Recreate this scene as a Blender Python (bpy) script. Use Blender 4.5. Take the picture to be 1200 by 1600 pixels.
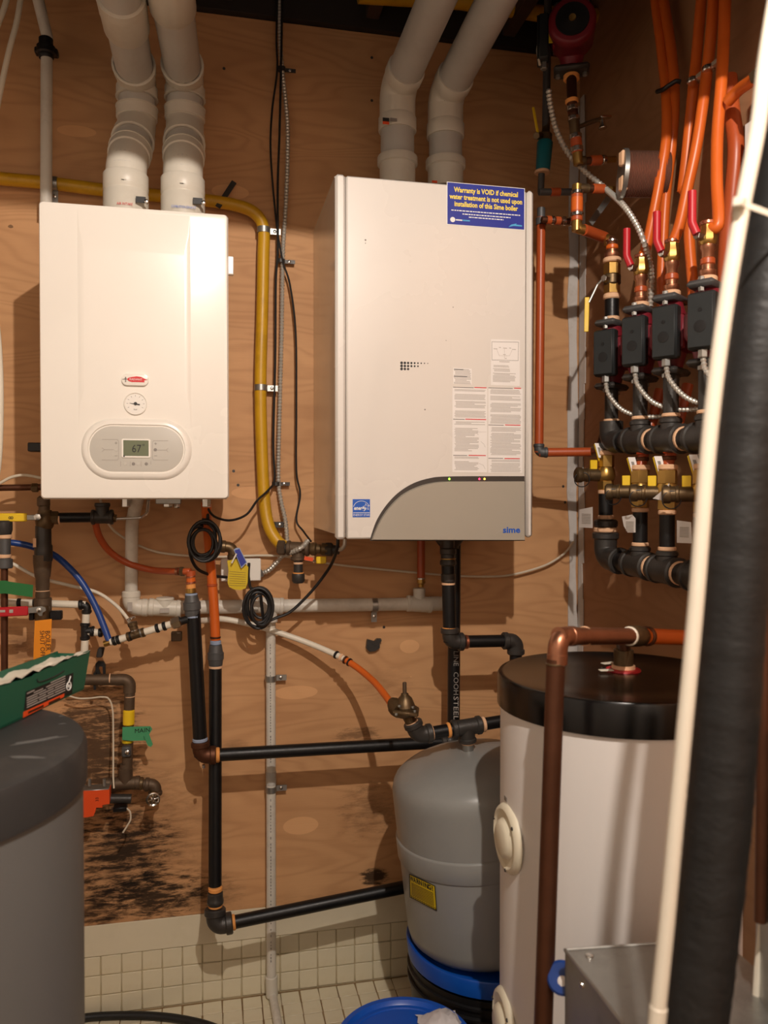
import bpy, math, random
import numpy as np
from mathutils import Vector as V, Matrix

random.seed(7)
for o in list(bpy.data.objects):
    bpy.data.objects.remove(o)
SC = bpy.context.scene
COL = SC.collection

# ------------------------------------------------------------------ camera
FPX = 1250.0                      # focal length in pixels of the 1200 x 1600 frame
YAW = math.radians(12.2)
PITCH = math.atan(21.0 / FPX)
CAM = V((0.0, -2.25, 1.42))
FWD = V((math.sin(YAW) * math.cos(PITCH), math.cos(YAW) * math.cos(PITCH), -math.sin(PITCH)))
RIGHT = V((math.cos(YAW), -math.sin(YAW), 0.0))
UP = RIGHT.cross(FWD)
cd = bpy.data.cameras.new('camera')
cam = bpy.data.objects.new('camera', cd)
COL.objects.link(cam)
cd.sensor_fit = 'VERTICAL'
cd.sensor_height = 36.0
cd.lens = 36.0 * FPX / 1600.0
cd.clip_start = 0.02
cam.matrix_world = Matrix(((RIGHT.x, UP.x, -FWD.x, CAM.x), (RIGHT.y, UP.y, -FWD.y, CAM.y),
                           (RIGHT.z, UP.z, -FWD.z, CAM.z), (0, 0, 0, 1)))
cd.dof.use_dof = True
cd.dof.focus_distance = 1.9
cd.dof.aperture_fstop = 3.6
SC.camera = cam

# ------------------------------------------------------------------ world, exposure
w = bpy.data.worlds.new('world')
SC.world = w
w.use_nodes = True
w.node_tree.nodes['Background'].inputs[0].default_value = (0.9, 0.75, 0.6, 1)
w.node_tree.nodes['Background'].inputs[1].default_value = 0.0
SC.view_settings.view_transform = 'Standard'
SC.view_settings.look = 'None'
SC.view_settings.gamma = 1.0
SC.view_settings.use_curve_mapping = False
SC.view_settings.exposure = 0.0

# the one lamp of the room: a bare bulb on a cord above the viewer
LAMP = V((0.27, -2.23, 2.53))
LAMP_WATTS = 117.0
ld = bpy.data.lights.new('bulb_light', 'POINT')
ld.energy = LAMP_WATTS
ld.color = (1.0, 0.885, 0.785)
ld.shadow_soft_size = 0.016
lo = bpy.data.objects.new('bulb_light', ld)
COL.objects.link(lo)
lo.location = LAMP

# ------------------------------------------------------------------ survey helpers
FZ = 0.025                         # finished floor level
XR = 1.09                          # plane of the right wall; the back wall is y = 0

def ray(px, py):
    return FWD + RIGHT * ((px - 600.0) / FPX) - UP * ((py - 800.0) / FPX)

def W(px, py, off=0.0):            # a point standing `off` in front of the back wall
    r = ray(px, py)
    return CAM + r * ((-off - CAM.y) / r.y)

def R(px, py, off=0.0):            # a point standing `off` in front of the right wall
    r = ray(px, py)
    return CAM + r * ((XR - off - CAM.x) / r.x)

def Dp(px, py, d):                 # a point at distance d along the optical axis
    return CAM + ray(px, py) * d

def Zp(px, py, z):                 # a point at height z
    r = ray(px, py)
    return CAM + r * ((z - CAM.z) / r.z)

def Ws(*pts):
    return [W(*p) for p in pts]

def Rs(*pts):
    return [R(*p) for p in pts]

X3, Y3, Z3 = V((1, 0, 0)), V((0, 1, 0)), V((0, 0, 1))

# ------------------------------------------------------------------ materials
def lin(c):
    out = []
    for v in c:
        v /= 255.0
        out.append(v / 12.92 if v <= 0.04045 else ((v + 0.055) / 1.055) ** 2.4)
    return tuple(out) + (1.0,)

MATS = {}

def mat(name, rgb, rough=0.5, metal=0.0, var=0.12, scale=18.0, bump=0.0, bscale=60.0, coat=0.0,
        emit=0.0, stretch=(1, 1, 1), alpha=1.0, spec=0.5, dirt=None, dirt_amt=0.0, trans=0.0):
    """procedural paint / metal / plastic: base colour broken by noise, roughness variation, optional bump"""
    m = bpy.data.materials.new(name)
    m.use_nodes = True
    nt = m.node_tree
    b = nt.nodes['Principled BSDF']
    L = nt.links
    tc = nt.nodes.new('ShaderNodeTexCoord')
    mp = nt.nodes.new('ShaderNodeMapping')
    mp.inputs['Scale'].default_value = stretch
    L.new(tc.outputs['Object'], mp.inputs['Vector'])
    nz = nt.nodes.new('ShaderNodeTexNoise')
    nz.inputs['Scale'].default_value = scale
    nz.inputs['Detail'].default_value = 5.0
    L.new(mp.outputs[0], nz.inputs['Vector'])
    mx = nt.nodes.new('ShaderNodeMix')
    mx.data_type = 'RGBA'
    base = lin(rgb)
    lo_ = tuple(v * (1 - var) for v in base[:3]) + (1,)
    hi_ = tuple(min(1, v * (1 + var * 0.6)) for v in base[:3]) + (1,)
    mx.inputs[6].default_value = lo_
    mx.inputs[7].default_value = hi_
    L.new(nz.outputs['Fac'], mx.inputs[0])
    col = mx.outputs[2]
    if dirt:
        n2 = nt.nodes.new('ShaderNodeTexNoise')
        n2.inputs['Scale'].default_value = scale * 0.45
        n2.inputs['Detail'].default_value = 8.0
        n2.inputs['Roughness'].default_value = 0.7
        L.new(tc.outputs['Object'], n2.inputs['Vector'])
        rp = nt.nodes.new('ShaderNodeValToRGB')
        rp.color_ramp.elements[0].position = 0.5
        rp.color_ramp.elements[1].position = 0.68
        L.new(n2.outputs['Fac'], rp.inputs[0])
        sc = nt.nodes.new('ShaderNodeMath')
        sc.operation = 'MULTIPLY'
        sc.inputs[1].default_value = dirt_amt
        L.new(rp.outputs[0], sc.inputs[0])
        m2 = nt.nodes.new('ShaderNodeMix')
        m2.data_type = 'RGBA'
        L.new(sc.outputs[0], m2.inputs[0])
        L.new(col, m2.inputs[6])
        m2.inputs[7].default_value = lin(dirt)
        col = m2.outputs[2]
    L.new(col, b.inputs['Base Color'])
    mr = nt.nodes.new('ShaderNodeMapRange')
    mr.inputs['To Min'].default_value = max(0.03, rough - 0.07)
    mr.inputs['To Max'].default_value = min(1, rough + 0.1)
    L.new(nz.outputs['Fac'], mr.inputs['Value'])
    L.new(mr.outputs[0], b.inputs['Roughness'])
    b.inputs['Metallic'].default_value = metal
    b.inputs['Specular IOR Level'].default_value = spec
    if coat:
        b.inputs['Coat Weight'].default_value = coat
        b.inputs['Coat Roughness'].default_value = 0.08
    if bump:
        nb = nt.nodes.new('ShaderNodeTexNoise')
        nb.inputs['Scale'].default_value = bscale
        nb.inputs['Detail'].default_value = 3.0
        L.new(mp.outputs[0], nb.inputs['Vector'])
        bp = nt.nodes.new('ShaderNodeBump')
        bp.inputs['Strength'].default_value = bump
        bp.inputs['Distance'].default_value = 0.004
        L.new(nb.outputs['Fac'], bp.inputs['Height'])
        L.new(bp.outputs[0], b.inputs['Normal'])
    if emit:
        b.inputs['Emission Color'].default_value = base
        b.inputs['Emission Strength'].default_value = emit
    if trans:
        b.inputs['Transmission Weight'].default_value = trans
    MATS[name] = m
    return m

def plywood(name, base, dark, stains=(), plugs=(), seed=0.0, along='x'):
    m = bpy.data.materials.new(name)
    m.use_nodes = True
    nt = m.node_tree
    L = nt.links
    b = nt.nodes['Principled BSDF']
    N = nt.nodes.new
    tc = N('ShaderNodeTexCoord')

    def mapping(s, loc=(0, 0, 0)):
        mp = N('ShaderNodeMapping')
        mp.inputs['Scale'].default_value = s
        mp.inputs['Location'].default_value = loc
        L.new(tc.outputs['Object'], mp.inputs['Vector'])
        return mp.outputs[0]

    def noise(vec, scale, det=4.0, rough=0.5, dist=0.0):
        n = N('ShaderNodeTexNoise')
        n.inputs['Scale'].default_value = scale
        n.inputs['Detail'].default_value = det
        n.inputs['Roughness'].default_value = rough
        n.inputs['Distortion'].default_value = dist
        L.new(vec, n.inputs['Vector'])
        return n.outputs['Fac']

    def math_(op, a, c=0.0, clamp=False):
        n = N('ShaderNodeMath')
        n.operation = op
        n.use_clamp = clamp
        for i, v in enumerate((a, c)):
            if isinstance(v, (int, float)):
                n.inputs[i].default_value = v
            else:
                L.new(v, n.inputs[i])
        return n.outputs[0]

    def mix(f, a, c):
        n = N('ShaderNodeMix')
        n.data_type = 'RGBA'
        for i, v in ((0, f), (6, a), (7, c)):
            if isinstance(v, tuple) or isinstance(v, float):
                n.inputs[i].default_value = v
            else:
                L.new(v, n.inputs[i])
        return n.outputs[2]
    st = (1.0, 1.0, 5.5) if along == 'x' else (1.0, 1.0, 5.5)
    if along == 'y':
        st = (1.0, 1.0, 4.0)
    v1 = mapping(st, (seed, seed * 0.7, seed * 1.3))
    big = noise(v1, 1.25, 2.0, 0.45, 0.35)
    rings = math_('SINE', math_('MULTIPLY', big, 105.0))
    rings = math_('MULTIPLY_ADD', rings, 0.5)
    rings.node.inputs[2].default_value = 0.5
    rings = math_('POWER', rings, 2.2)
    fine = noise(mapping((9.0, 9.0, 220.0) if along == 'x' else (9, 9, 220)), 1.0, 3.0, 0.6)
    patch = noise(mapping((1.5, 1.5, 2.5), (3 + seed, 0, 1)), 1.6, 4.0, 0.6)
    c0 = lin(base)
    c1 = lin(dark)
    cl = tuple(min(1, v * k) for v, k in zip(c0[:3], (1.22, 1.2, 1.15))) + (1,)
    col = mix(math_('MULTIPLY', rings, 0.27), c0, c1)
    col = mix(math_('MULTIPLY', fine, 0.33), col, cl)
    pr = N('ShaderNodeMapRange')
    pr.inputs['From Min'].default_value = 0.38
    pr.inputs['From Max'].default_value = 0.66
    L.new(patch, pr.inputs['Value'])
    col = mix(math_('MULTIPLY', pr.outputs[0], 0.28), col, c1)
    # small dark knots
    vo = N('ShaderNodeTexVoronoi')
    vo.inputs['Scale'].default_value = 3.3
    L.new(mapping((1, 1, 1.3), (seed + 2, 1, 0)), vo.inputs['Vector'])
    kn = math_('LESS_THAN', math_('ADD', vo.outputs['Distance'], math_('MULTIPLY', fine, 0.02)), 0.03)
    col = mix(math_('MULTIPLY', kn, 0.65), col, lin((58, 34, 18)))
    geo = N('ShaderNodeNewGeometry')
    for (p, rx, rz) in plugs:                       # pale boat-shaped repair plugs
        d = N('ShaderNodeVectorMath'); d.operation = 'SUBTRACT'
        L.new(geo.outputs['Position'], d.inputs[0]); d.inputs[1].default_value = p
        e = N('ShaderNodeVectorMath'); e.operation = 'MULTIPLY'
        L.new(d.outputs[0], e.inputs[0]); e.inputs[1].default_value = (1 / rx, 0, 1 / rz)
        ln = N('ShaderNodeVectorMath'); ln.operation = 'LENGTH'
        L.new(e.outputs[0], ln.inputs[0])
        f = math_('LESS_THAN', math_('ADD', ln.outputs['Value'], math_('MULTIPLY', big, 0.2)), 1.08)
        col = mix(math_('MULTIPLY', f, 0.6), col, tuple(min(1, v * 1.3) for v in c0[:3]) + (1,))
    sn = noise(mapping((6.0, 6.0, 26.0)), 2.6, 10.0, 0.75, 0.3)
    for (p, rx, rz, amt, rgb, gain, kn_) in stains:            # water and mould stains
        d = N('ShaderNodeVectorMath'); d.operation = 'SUBTRACT'
        L.new(geo.outputs['Position'], d.inputs[0]); d.inputs[1].default_value = p
        e = N('ShaderNodeVectorMath'); e.operation = 'MULTIPLY'
        L.new(d.outputs[0], e.inputs[0]); e.inputs[1].default_value = (1 / rx, 0, 1 / rz)
        ln = N('ShaderNodeVectorMath'); ln.operation = 'LENGTH'
        L.new(e.outputs[0], ln.inputs[0])
        f = math_('SUBTRACT', 1.0, ln.outputs['Value'])
        f = math_('ADD', f, math_('MULTIPLY', math_('SUBTRACT', sn, 0.52), kn_))
        f = math_('MULTIPLY', f, gain, True)
        g = math_('MULTIPLY', math_('SUBTRACT', 1.15, ln.outputs['Value'], True), 3.0, True)
        f = math_('MULTIPLY', math_('MULTIPLY', f, g), amt)
        col = mix(f, col, lin(rgb))
    L.new(col, b.inputs['Base Color'])
    b.inputs['Roughness'].default_value = 0.62
    b.inputs['Specular IOR Level'].default_value = 0.3
    bp = N('ShaderNodeBump')
    bp.inputs['Strength'].default_value = 0.15
    bp.inputs['Distance'].default_value = 0.002
    L.new(fine, bp.inputs['Height'])
    L.new(bp.outputs[0], b.inputs['Normal'])
    MATS[name] = m
    return m

mat('enamel', (243, 238, 228), 0.24, var=0.03, scale=3, coat=0.5)
mat('enamel_b', (226, 220, 212), 0.26, var=0.03, scale=3, coat=0.4, dirt=(205, 196, 182), dirt_amt=0.15)
mat('steel_side', (212, 200, 184), 0.22, var=0.05, scale=3, coat=0.5)
mat('pvc', (214, 208, 194), 0.38, var=0.06, scale=14, dirt=(170, 158, 138), dirt_amt=0.25)
mat('pvc_old', (216, 210, 198), 0.42, var=0.08, scale=20, dirt=(150, 140, 124), dirt_amt=0.4)
mat('pvc_grey', (190, 187, 180), 0.42, var=0.06, scale=16, dirt=(150, 146, 138), dirt_amt=0.25)
mat('plaster', (205, 200, 195), 0.8, var=0.12, scale=20, bump=0.2, dirt=(150, 135, 120), dirt_amt=0.4)
mat('iron', (66, 63, 60), 0.42, 0.35, var=0.35, scale=30, bump=0.12, bscale=180, dirt=(62, 56, 50), dirt_amt=0.35)
mat('iron_pipe', (22, 22, 23), 0.38, 0.25, var=0.3, scale=40, bump=0.06, bscale=160)
mat('iron_grey', (92, 92, 92), 0.5, 0.4, var=0.25, scale=40, bump=0.1, bscale=120)
mat('bronze', (112, 92, 66), 0.42, 0.75, var=0.25, scale=45, bump=0.12, bscale=120, dirt=(70, 58, 44), dirt_amt=0.5)
mat('rust_pipe', (104, 86, 68), 0.55, 0.55, var=0.3, scale=35, bump=0.1, bscale=120, dirt=(66, 50, 38), dirt_amt=0.6)
mat('brass', (190, 152, 84), 0.3, 0.9, var=0.15, scale=40)
mat('copper', (174, 120, 92), 0.34, 0.9, var=0.22, scale=22, dirt=(110, 62, 40), dirt_amt=0.6)
mat('copper_dull', (100, 64, 45), 0.48, 0.75, var=0.25, scale=20, dirt=(84, 50, 34), dirt_amt=0.5)
mat('copper_bright', (196, 128, 100), 0.3, 0.9, var=0.12, scale=25)
mat('dope', (236, 190, 150), 0.7, var=0.15, scale=60)
mat('dope_orange', (236, 160, 84), 0.7, var=0.15, scale=60)
mat('dope_blue', (150, 165, 190), 0.7, var=0.2, scale=60)
mat('pex_orange', (216, 102, 34), 0.34, var=0.12, scale=20, spec=0.5)
mat('pex_red', (178, 80, 38), 0.36, var=0.15, scale=20)
mat('pex_white', (232, 224, 206), 0.4, var=0.06, scale=30)
mat('pex_blue', (28, 66, 140), 0.35, var=0.2, scale=20)
mat('yellow_jacket', (208, 158, 26), 0.4, var=0.12, scale=25, dirt=(130, 92, 20), dirt_amt=0.35)
mat('yellow', (240, 200, 30), 0.45, var=0.08, scale=30)
mat('yellow_tag', (206, 178, 20), 0.5, var=0.1, scale=60)
mat('red', (190, 28, 40), 0.4, var=0.12, scale=20)
mat('pump_red', (120, 26, 40), 0.4, var=0.15, scale=25, bump=0.08, bscale=140)
mat('black', (20, 20, 21), 0.45, var=0.2, scale=40)
mat('black_gloss', (10, 9, 9), 0.2, var=0.25, scale=8, dirt=(34, 31, 29), dirt_amt=0.3, spec=0.4)
mat('black_box', (33, 37, 38), 0.5, var=0.15, scale=40)
mat('cable', (26, 24, 24), 0.45, var=0.2, scale=40)
mat('cable_white', (218, 206, 184), 0.5, var=0.08, scale=40)
mat('galv', (168, 168, 164), 0.36, 0.85, var=0.2, scale=24, dirt=(120, 118, 112), dirt_amt=0.5)
mat('chrome', (215, 213, 208), 0.2, 1.0, var=0.06, scale=20)
mat('conduit', (206, 202, 192), 0.35, 0.55, var=0.15, scale=30)
mat('grey_tank', (142, 143, 140), 0.36, var=0.05, scale=9, dirt=(120, 120, 116), dirt_amt=0.3, coat=0.15)
mat('dark_grey', (104, 105, 104), 0.5, var=0.06, scale=7)
mat('lid_dark', (50, 50, 50), 0.55, var=0.2, scale=10, dirt=(96, 92, 86), dirt_amt=0.45)
mat('white_tank', (232, 228, 224), 0.42, var=0.03, scale=5)
mat('cream', (228, 220, 196), 0.45, var=0.05, scale=20)
mat('blue_plastic', (10, 78, 178), 0.34, var=0.12, scale=12, dirt=(30, 96, 186), dirt_amt=0.4)
mat('sticker_blue', (42, 54, 150), 0.35, var=0.06, scale=20)
mat('print_yellow', (250, 222, 80), 0.5, var=0.04, scale=20)
mat('print_white', (236, 236, 232), 0.5, var=0.04, scale=20)
mat('print_black', (26, 25, 25), 0.5, var=0.1, scale=20)
mat('print_grey', (138, 132, 126), 0.5, var=0.1, scale=20)
mat('print_pale', (176, 168, 160), 0.5, var=0.1, scale=20)
mat('print_red', (214, 44, 50), 0.5, var=0.05, scale=20)
mat('print_blue', (30, 92, 190), 0.4, var=0.05, scale=20)
mat('print_cyan', (80, 170, 220), 0.4, var=0.05, scale=20)
mat('paper', (240, 235, 230), 0.6, var=0.05, scale=30)
mat('panel_grey', (196, 192, 182), 0.4, var=0.04, scale=12)
mat('flap_grey', (168, 160, 146), 0.34, var=0.03, scale=8, coat=0.2)
mat('recess', (60, 52, 46), 0.5, var=0.1, scale=20)
mat('lcd', (104, 112, 84), 0.2, var=0.08, scale=8, coat=0.5)
mat('gauge_face', (238, 234, 226), 0.4, var=0.03, scale=20)
mat('orange_tag', (232, 142, 20), 0.55, var=0.08, scale=20)
mat('orange_box', (232, 82, 30), 0.5, var=0.1, scale=25)
mat('tape_green', (70, 152, 104), 0.6, var=0.12, scale=30)
mat('tape_dark', (30, 110, 52), 0.6, var=0.15, scale=30)
mat('box_green', (30, 88, 66), 0.5, var=0.1, scale=18)
mat('teal', (28, 110, 122), 0.4, var=0.12, scale=18)
mat('insulation', (30, 30, 30), 0.5, var=0.3, scale=40, bump=0.25, bscale=80, stretch=(1, 1, 1.8), spec=0.45)
mat('wood_dark', (74, 52, 36), 0.75, var=0.3, scale=10, stretch=(1, 1, 6))
mat('ceiling_dark', (40, 32, 26), 0.85, var=0.25, scale=6)
mat('drywall', (232, 228, 220), 0.85, var=0.06, scale=9)
mat('tile', (222, 212, 184), 0.32, var=0.06, scale=9, dirt=(196, 178, 138), dirt_amt=0.35, coat=0.2)
mat('strip', (222, 212, 186), 0.5, var=0.06, scale=9, dirt=(196, 184, 152), dirt_amt=0.3)
mat('grout', (150, 122, 84), 0.8, var=0.25, scale=22, dirt=(92, 60, 30), dirt_amt=0.8)
mat('grout_pale', (196, 182, 148), 0.8, var=0.2, scale=22, dirt=(150, 122, 78), dirt_amt=0.5)
mat('hx_steel', (176, 136, 118), 0.34, 0.7, var=0.12, scale=16)
mat('led_green', (150, 255, 60), 0.4, emit=4.0)
mat('led_red', (255, 50, 90), 0.4, emit=4.0)
mat('led_amber', (255, 190, 70), 0.4, emit=4.0)
mat('bulb', (255, 236, 200), 0.4, emit=12.0)
mat('lampshade', (190, 190, 186), 0.3, 0.9)
mat('glove', (206, 200, 200), 0.8, var=0.1, scale=30, bump=0.3)

# ------------------------------------------------------------------ mesh building
class M:
    def __init__(self):
        self.v, self.f = [], []

    def add(self, vs, fs):
        n = len(self.v)
        self.v += [V(p) for p in vs]
        self.f += [[i + n for i in f] for f in fs]
        return self

    # swept circular section through pts with one radius per point
    def sweep(self, pts, rad, n=14, cap=True, closed=False):
        pts = [V(p) for p in pts]
        k = len(pts)
        if not hasattr(rad, '__len__'):
            rad = [rad] * k
        T = []
        for i in range(k):
            if closed:
                t = pts[(i + 1) % k] - pts[i - 1]
            else:
                t = pts[min(i + 1, k - 1)] - pts[max(i - 1, 0)]
            T.append(t.normalized())
        a = T[0].orthogonal().normalized()
        vs = []
        for i in range(k):
            a = (a - T[i] * a.dot(T[i])).normalized()
            b = T[i].cross(a)
            for j in range(n):
                th = 2 * math.pi * j / n
                vs.append(pts[i] + (a * math.cos(th) + b * math.sin(th)) * rad[i])
        fs = []
        for i in range(k if closed else k - 1):
            i2 = (i + 1) % k
            for j in range(n):
                j2 = (j + 1) % n
                fs.append([i * n + j, i * n + j2, i2 * n + j2, i2 * n + j])
        if cap and not closed:
            fs.append(list(range(n))[::-1])
            fs.append([(k - 1) * n + j for j in range(n)])
        return self.add(vs, fs)

    def tube(self, pts, r, n=14, bend=0.0, seg=6):
        return self.sweep(fillet(pts, bend, seg), r, n)

    # surface of revolution: profile of (t, r) along axis d from p
    def lathe(self, p, d, prof, n=20, cap=True):
        p, d = V(p), V(d).normalized()
        a = d.orthogonal().normalized()
        b = d.cross(a)
        vs, fs = [], []
        for (t, r) in prof:
            for j in range(n):
                th = 2 * math.pi * j / n
                vs.append(p + d * t + (a * math.cos(th) + b * math.sin(th)) * r)
        for i in range(len(prof) - 1):
            for j in range(n):
                j2 = (j + 1) % n
                fs.append([i * n + j, i * n + j2, (i + 1) * n + j2, (i + 1) * n + j])
        if cap and prof[0][1] > 1e-6:
            fs.append(list(range(n))[::-1])
        if cap and prof[-1][1] > 1e-6:
            fs.append([(len(prof) - 1) * n + j for j in range(n)])
        return self.add(vs, fs)

    def cyl(self, p, q, r, n=16, ch=0.0):
        p, q = V(p), V(q)
        L_ = (q - p).length
        c = min(ch, L_ * 0.4)
        prof = [(0, r - c), (c, r), (L_ - c, r), (L_, r - c)] if c else [(0, r), (L_, r)]
        return self.lathe(p, q - p, prof, n)

    def hexnut(self, p, q, r, ch=0.0):
        return self.cyl(p, q, r, 6, ch)

    # oriented box with chamfered edges
    def obox(self, c, ax, ay, az, hx, hy, hz, b=0.0):
        c = V(c)
        ax, ay, az = V(ax).normalized(), V(ay).normalized(), V(az).normalized()
        if b <= 0:
            vs = [c + ax * sx * hx + ay * sy * hy + az * sz * hz for sx in (-1, 1) for sy in (-1, 1) for sz in (-1, 1)]
            fs = [[0, 1, 3, 2], [4, 6, 7, 5], [0, 4, 5, 1], [2, 3, 7, 6], [0, 2, 6, 4], [1, 5, 7, 3]]
            if ax.cross(ay).dot(az) < 0:
                fs = [f[::-1] for f in fs]
            return self.add(vs, fs)
        b = min(b, hx * 0.9, hy * 0.9, hz * 0.9)
        idx, vs = {}, []
        for sx in (-1, 1):
            for sy in (-1, 1):
                for sz in (-1, 1):
                    for k in range(3):
                        d = [hx - b, hy - b, hz - b]
                        d[k] += b
                        idx[(sx, sy, sz, k)] = len(vs)
                        vs.append(c + ax * sx * d[0] + ay * sy * d[1] + az * sz * d[2])
        fs = []
        S = (-1, 1)
        for s in S:
            fs.append([idx[(s, y, z, 0)] for y, z in ((-1, -1), (1, -1), (1, 1), (-1, 1))])
            fs.append([idx[(x, s, z, 1)] for x, z in ((-1, -1), (-1, 1), (1, 1), (1, -1))])
            fs.append([idx[(x, y, s, 2)] for x, y in ((-1, -1), (1, -1), (1, 1), (-1, 1))])
        for s in S:
            for t in S:
                fs.append([idx[(s, t, -1, 0)], idx[(s, t, -1, 1)], idx[(s, t, 1, 1)], idx[(s, t, 1, 0)]])
                fs.append([idx[(s, -1, t, 0)], idx[(s, -1, t, 2)], idx[(s, 1, t, 2)], idx[(s, 1, t, 0)]])
                fs.append([idx[(-1, s, t, 1)], idx[(-1, s, t, 2)], idx[(1, s, t, 2)], idx[(1, s, t, 1)]])
        for x in S:
            for y in S:
                for z in S:
                    fs.append([idx[(x, y, z, k)] for k in range(3)])
        out = []
        for f in fs:                                # orient outwards
            pc = sum((vs[i] for i in f), V()) / len(f)
            nn = (vs[f[1]] - vs[f[0]]).cross(vs[f[2]] - vs[f[0]])
            out.append(f if nn.dot(pc - c) > 0 else f[::-1])
        return self.add(vs, out)

    def box(self, lo_, hi_, b=0.0):
        lo_, hi_ = V(lo_), V(hi_)
        c = (lo_ + hi_) / 2
        h = (hi_ - lo_) / 2
        return self.obox(c, X3, Y3, Z3, abs(h.x), abs(h.y), abs(h.z), b)

    # extruded outline (list of 3-d points) along vector d
    def prism(self, pts, d, inset=0.0):
        pts = [V(p) for p in pts]
        d = V(d)
        k = len(pts)
        nrm = V()
        for i in range(k):
            nrm += (pts[i]).cross(pts[(i + 1) % k])
        if nrm.dot(d) > 0:
            pts = pts[::-1]
        vs = pts + [p + d for p in pts]
        fs = [list(range(k)), [k + i for i in range(k)][::-1]]
        for i in range(k):
            j = (i + 1) % k
            fs.append([i, k + i, k + j, j])
        if inset:
            c = sum(pts, V()) / k + d
            for i in range(k, 2 * k):
                vv = vs[i] - c
                vs[i] = c + vv * (1 - inset / max(vv.length, 1e-6))
        return self.add(vs, fs)

    def torus(self, p, d, R_, r, n=24, m=8):
        d = V(d).normalized()
        a = d.orthogonal().normalized()
        b = d.cross(a)
        pts = [V(p) + (a * math.cos(2 * math.pi * i / n) + b * math.sin(2 * math.pi * i / n)) * R_ for i in range(n)]
        return self.sweep(pts, r, m, closed=True)

def fillet(pts, bend, seg=6):
    pts = [V(p) for p in pts]
    if not bend or len(pts) < 3:
        return pts
    out = [pts[0]]
    for i in range(1, len(pts) - 1):
        a, p, c = pts[i - 1], pts[i], pts[i + 1]
        u, v = (a - p), (c - p)
        lu, lv = u.length, v.length
        u.normalize(); v.normalize()
        ang = u.angle(v)
        if abs(ang - math.pi) < 0.02:
            out.append(p)
            continue
        t = min(bend / math.tan(ang / 2), lu * 0.49, lv * 0.49)
        r = t * math.tan(ang / 2)
        c0 = p + (u + v).normalized() * (r / math.sin(ang / 2))
        s, e = p + u * t - c0, p + v * t - c0
        for k in range(seg + 1):
            om = s.angle(e)
            f = k / seg
            out.append(c0 + s * (math.sin((1 - f) * om) / math.sin(om)) + e * (math.sin(f * om) / math.sin(om)))
    out.append(pts[-1])
    return out

def spline(pts, k=8):
    pts = [V(p) for p in pts]
    P = [pts[0] * 2 - pts[1]] + pts + [pts[-1] * 2 - pts[-2]]
    out = []
    for i in range(1, len(P) - 2):
        for j in range(k):
            t = j / k
            p0, p1, p2, p3 = P[i - 1:i + 3]
            out.append(0.5 * ((2 * p1) + (p2 - p0) * t + (2 * p0 - 5 * p1 + 4 * p2 - p3) * t * t
                              + (3 * p1 - p0 - 3 * p2 + p3) * t ** 3))
    out.append(pts[-1])
    return out

def resample(pts, step):
    out = [pts[0]]
    acc = 0.0
    for a, b in zip(pts, pts[1:]):
        L_ = (b - a).length
        while acc + L_ >= step:
            a = a + (b - a) * ((step - acc) / L_)
            L_ = (b - a).length
            acc = 0.0
            out.append(a)
        acc += L_
    return out

# ------------------------------------------------------------------ scene objects
ROOT = {}

def mesh(name, m, smooth=40):
    me = bpy.data.meshes.new(name)
    me.from_pydata([tuple(p) for p in m.v], [], m.f)
    me.validate()
    if smooth:
        me.polygons.foreach_set('use_smooth', [True] * len(me.polygons))
        me.set_sharp_from_angle(angle=math.radians(smooth))
    me.update()
    return me

def thing(name, label, cat, loc, group=None, kind=None):
    o = bpy.data.objects.new(name, None)
    COL.objects.link(o)
    o.empty_display_size = 0.05
    o.location = loc
    o['label'] = label
    if cat:
        o['category'] = cat
    if group:
        o['group'] = group
    if kind:
        o['kind'] = kind
    ROOT[o.name] = V(loc)
    return o

def part(name, m, material, parent, label=None, smooth=40):
    """one mesh, in world coordinates, as a child of a thing or of a part"""
    base = ROOT[parent.name]
    mm = M()
    mm.v = [p - base for p in m.v]
    mm.f = m.f
    o = bpy.data.objects.new(name, mesh(name, mm, smooth))
    o.data.materials.append(MATS[material])
    COL.objects.link(o)
    o.parent = parent
    ROOT[o.name] = base
    if label:
        o['label'] = label
    return o

def single(name, m, material, label, cat, loc=None, group=None, kind=None, smooth=40):
    """a thing that is one mesh"""
    if loc is None:
        zs = min(p.z for p in m.v)
        c = sum(m.v, V()) / len(m.v)
        loc = V((c.x, c.y, zs))
    loc = V(loc)
    mm = M()
    mm.v = [p - loc for p in m.v]
    mm.f = m.f
    o = bpy.data.objects.new(name, mesh(name, mm, smooth))
    o.data.materials.append(MATS[material])
    COL.objects.link(o)
    o.location = loc
    o['label'] = label
    if cat:
        o['category'] = cat
    if group:
        o['group'] = group
    if kind:
        o['kind'] = kind
    ROOT[o.name] = loc
    return o

def struct(name, m, material, label):
    o = single(name, m, material, label, None, loc=(0, 0, 0), kind='structure')
    return o

def text(s, size, p, xd, yd, material, parent, name='lettering', align='LEFT', sx=1.0, bold=0.0, depth=0.0004, label=None):
    """flat print: letters as thin faces lying on the surface"""
    cu = bpy.data.curves.new('lettering', 'FONT')
    cu.body = s
    cu.size = size
    cu.align_x = align
    cu.align_y = 'CENTER'
    cu.offset = bold
    cu.resolution_u = 2
    to = bpy.data.objects.new('tmp', cu)
    me = bpy.data.meshes.new_from_object(to)
    bpy.data.objects.remove(to)
    xd, yd = V(xd).normalized(), V(yd).normalized()
    nd = xd.cross(yd)
    m = M()
    m.add([V(p) + xd * v.co.x * sx + yd * v.co.y + nd * depth for v in me.vertices], [list(f.vertices) for f in me.polygons])
    bpy.data.meshes.remove(me)
    return part(name, m, material, parent, label, smooth=0)

# ------------------------------------------------------------------ plumbing vocabulary
def unit(a, b):
    return (V(b) - V(a)).normalized()

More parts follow.
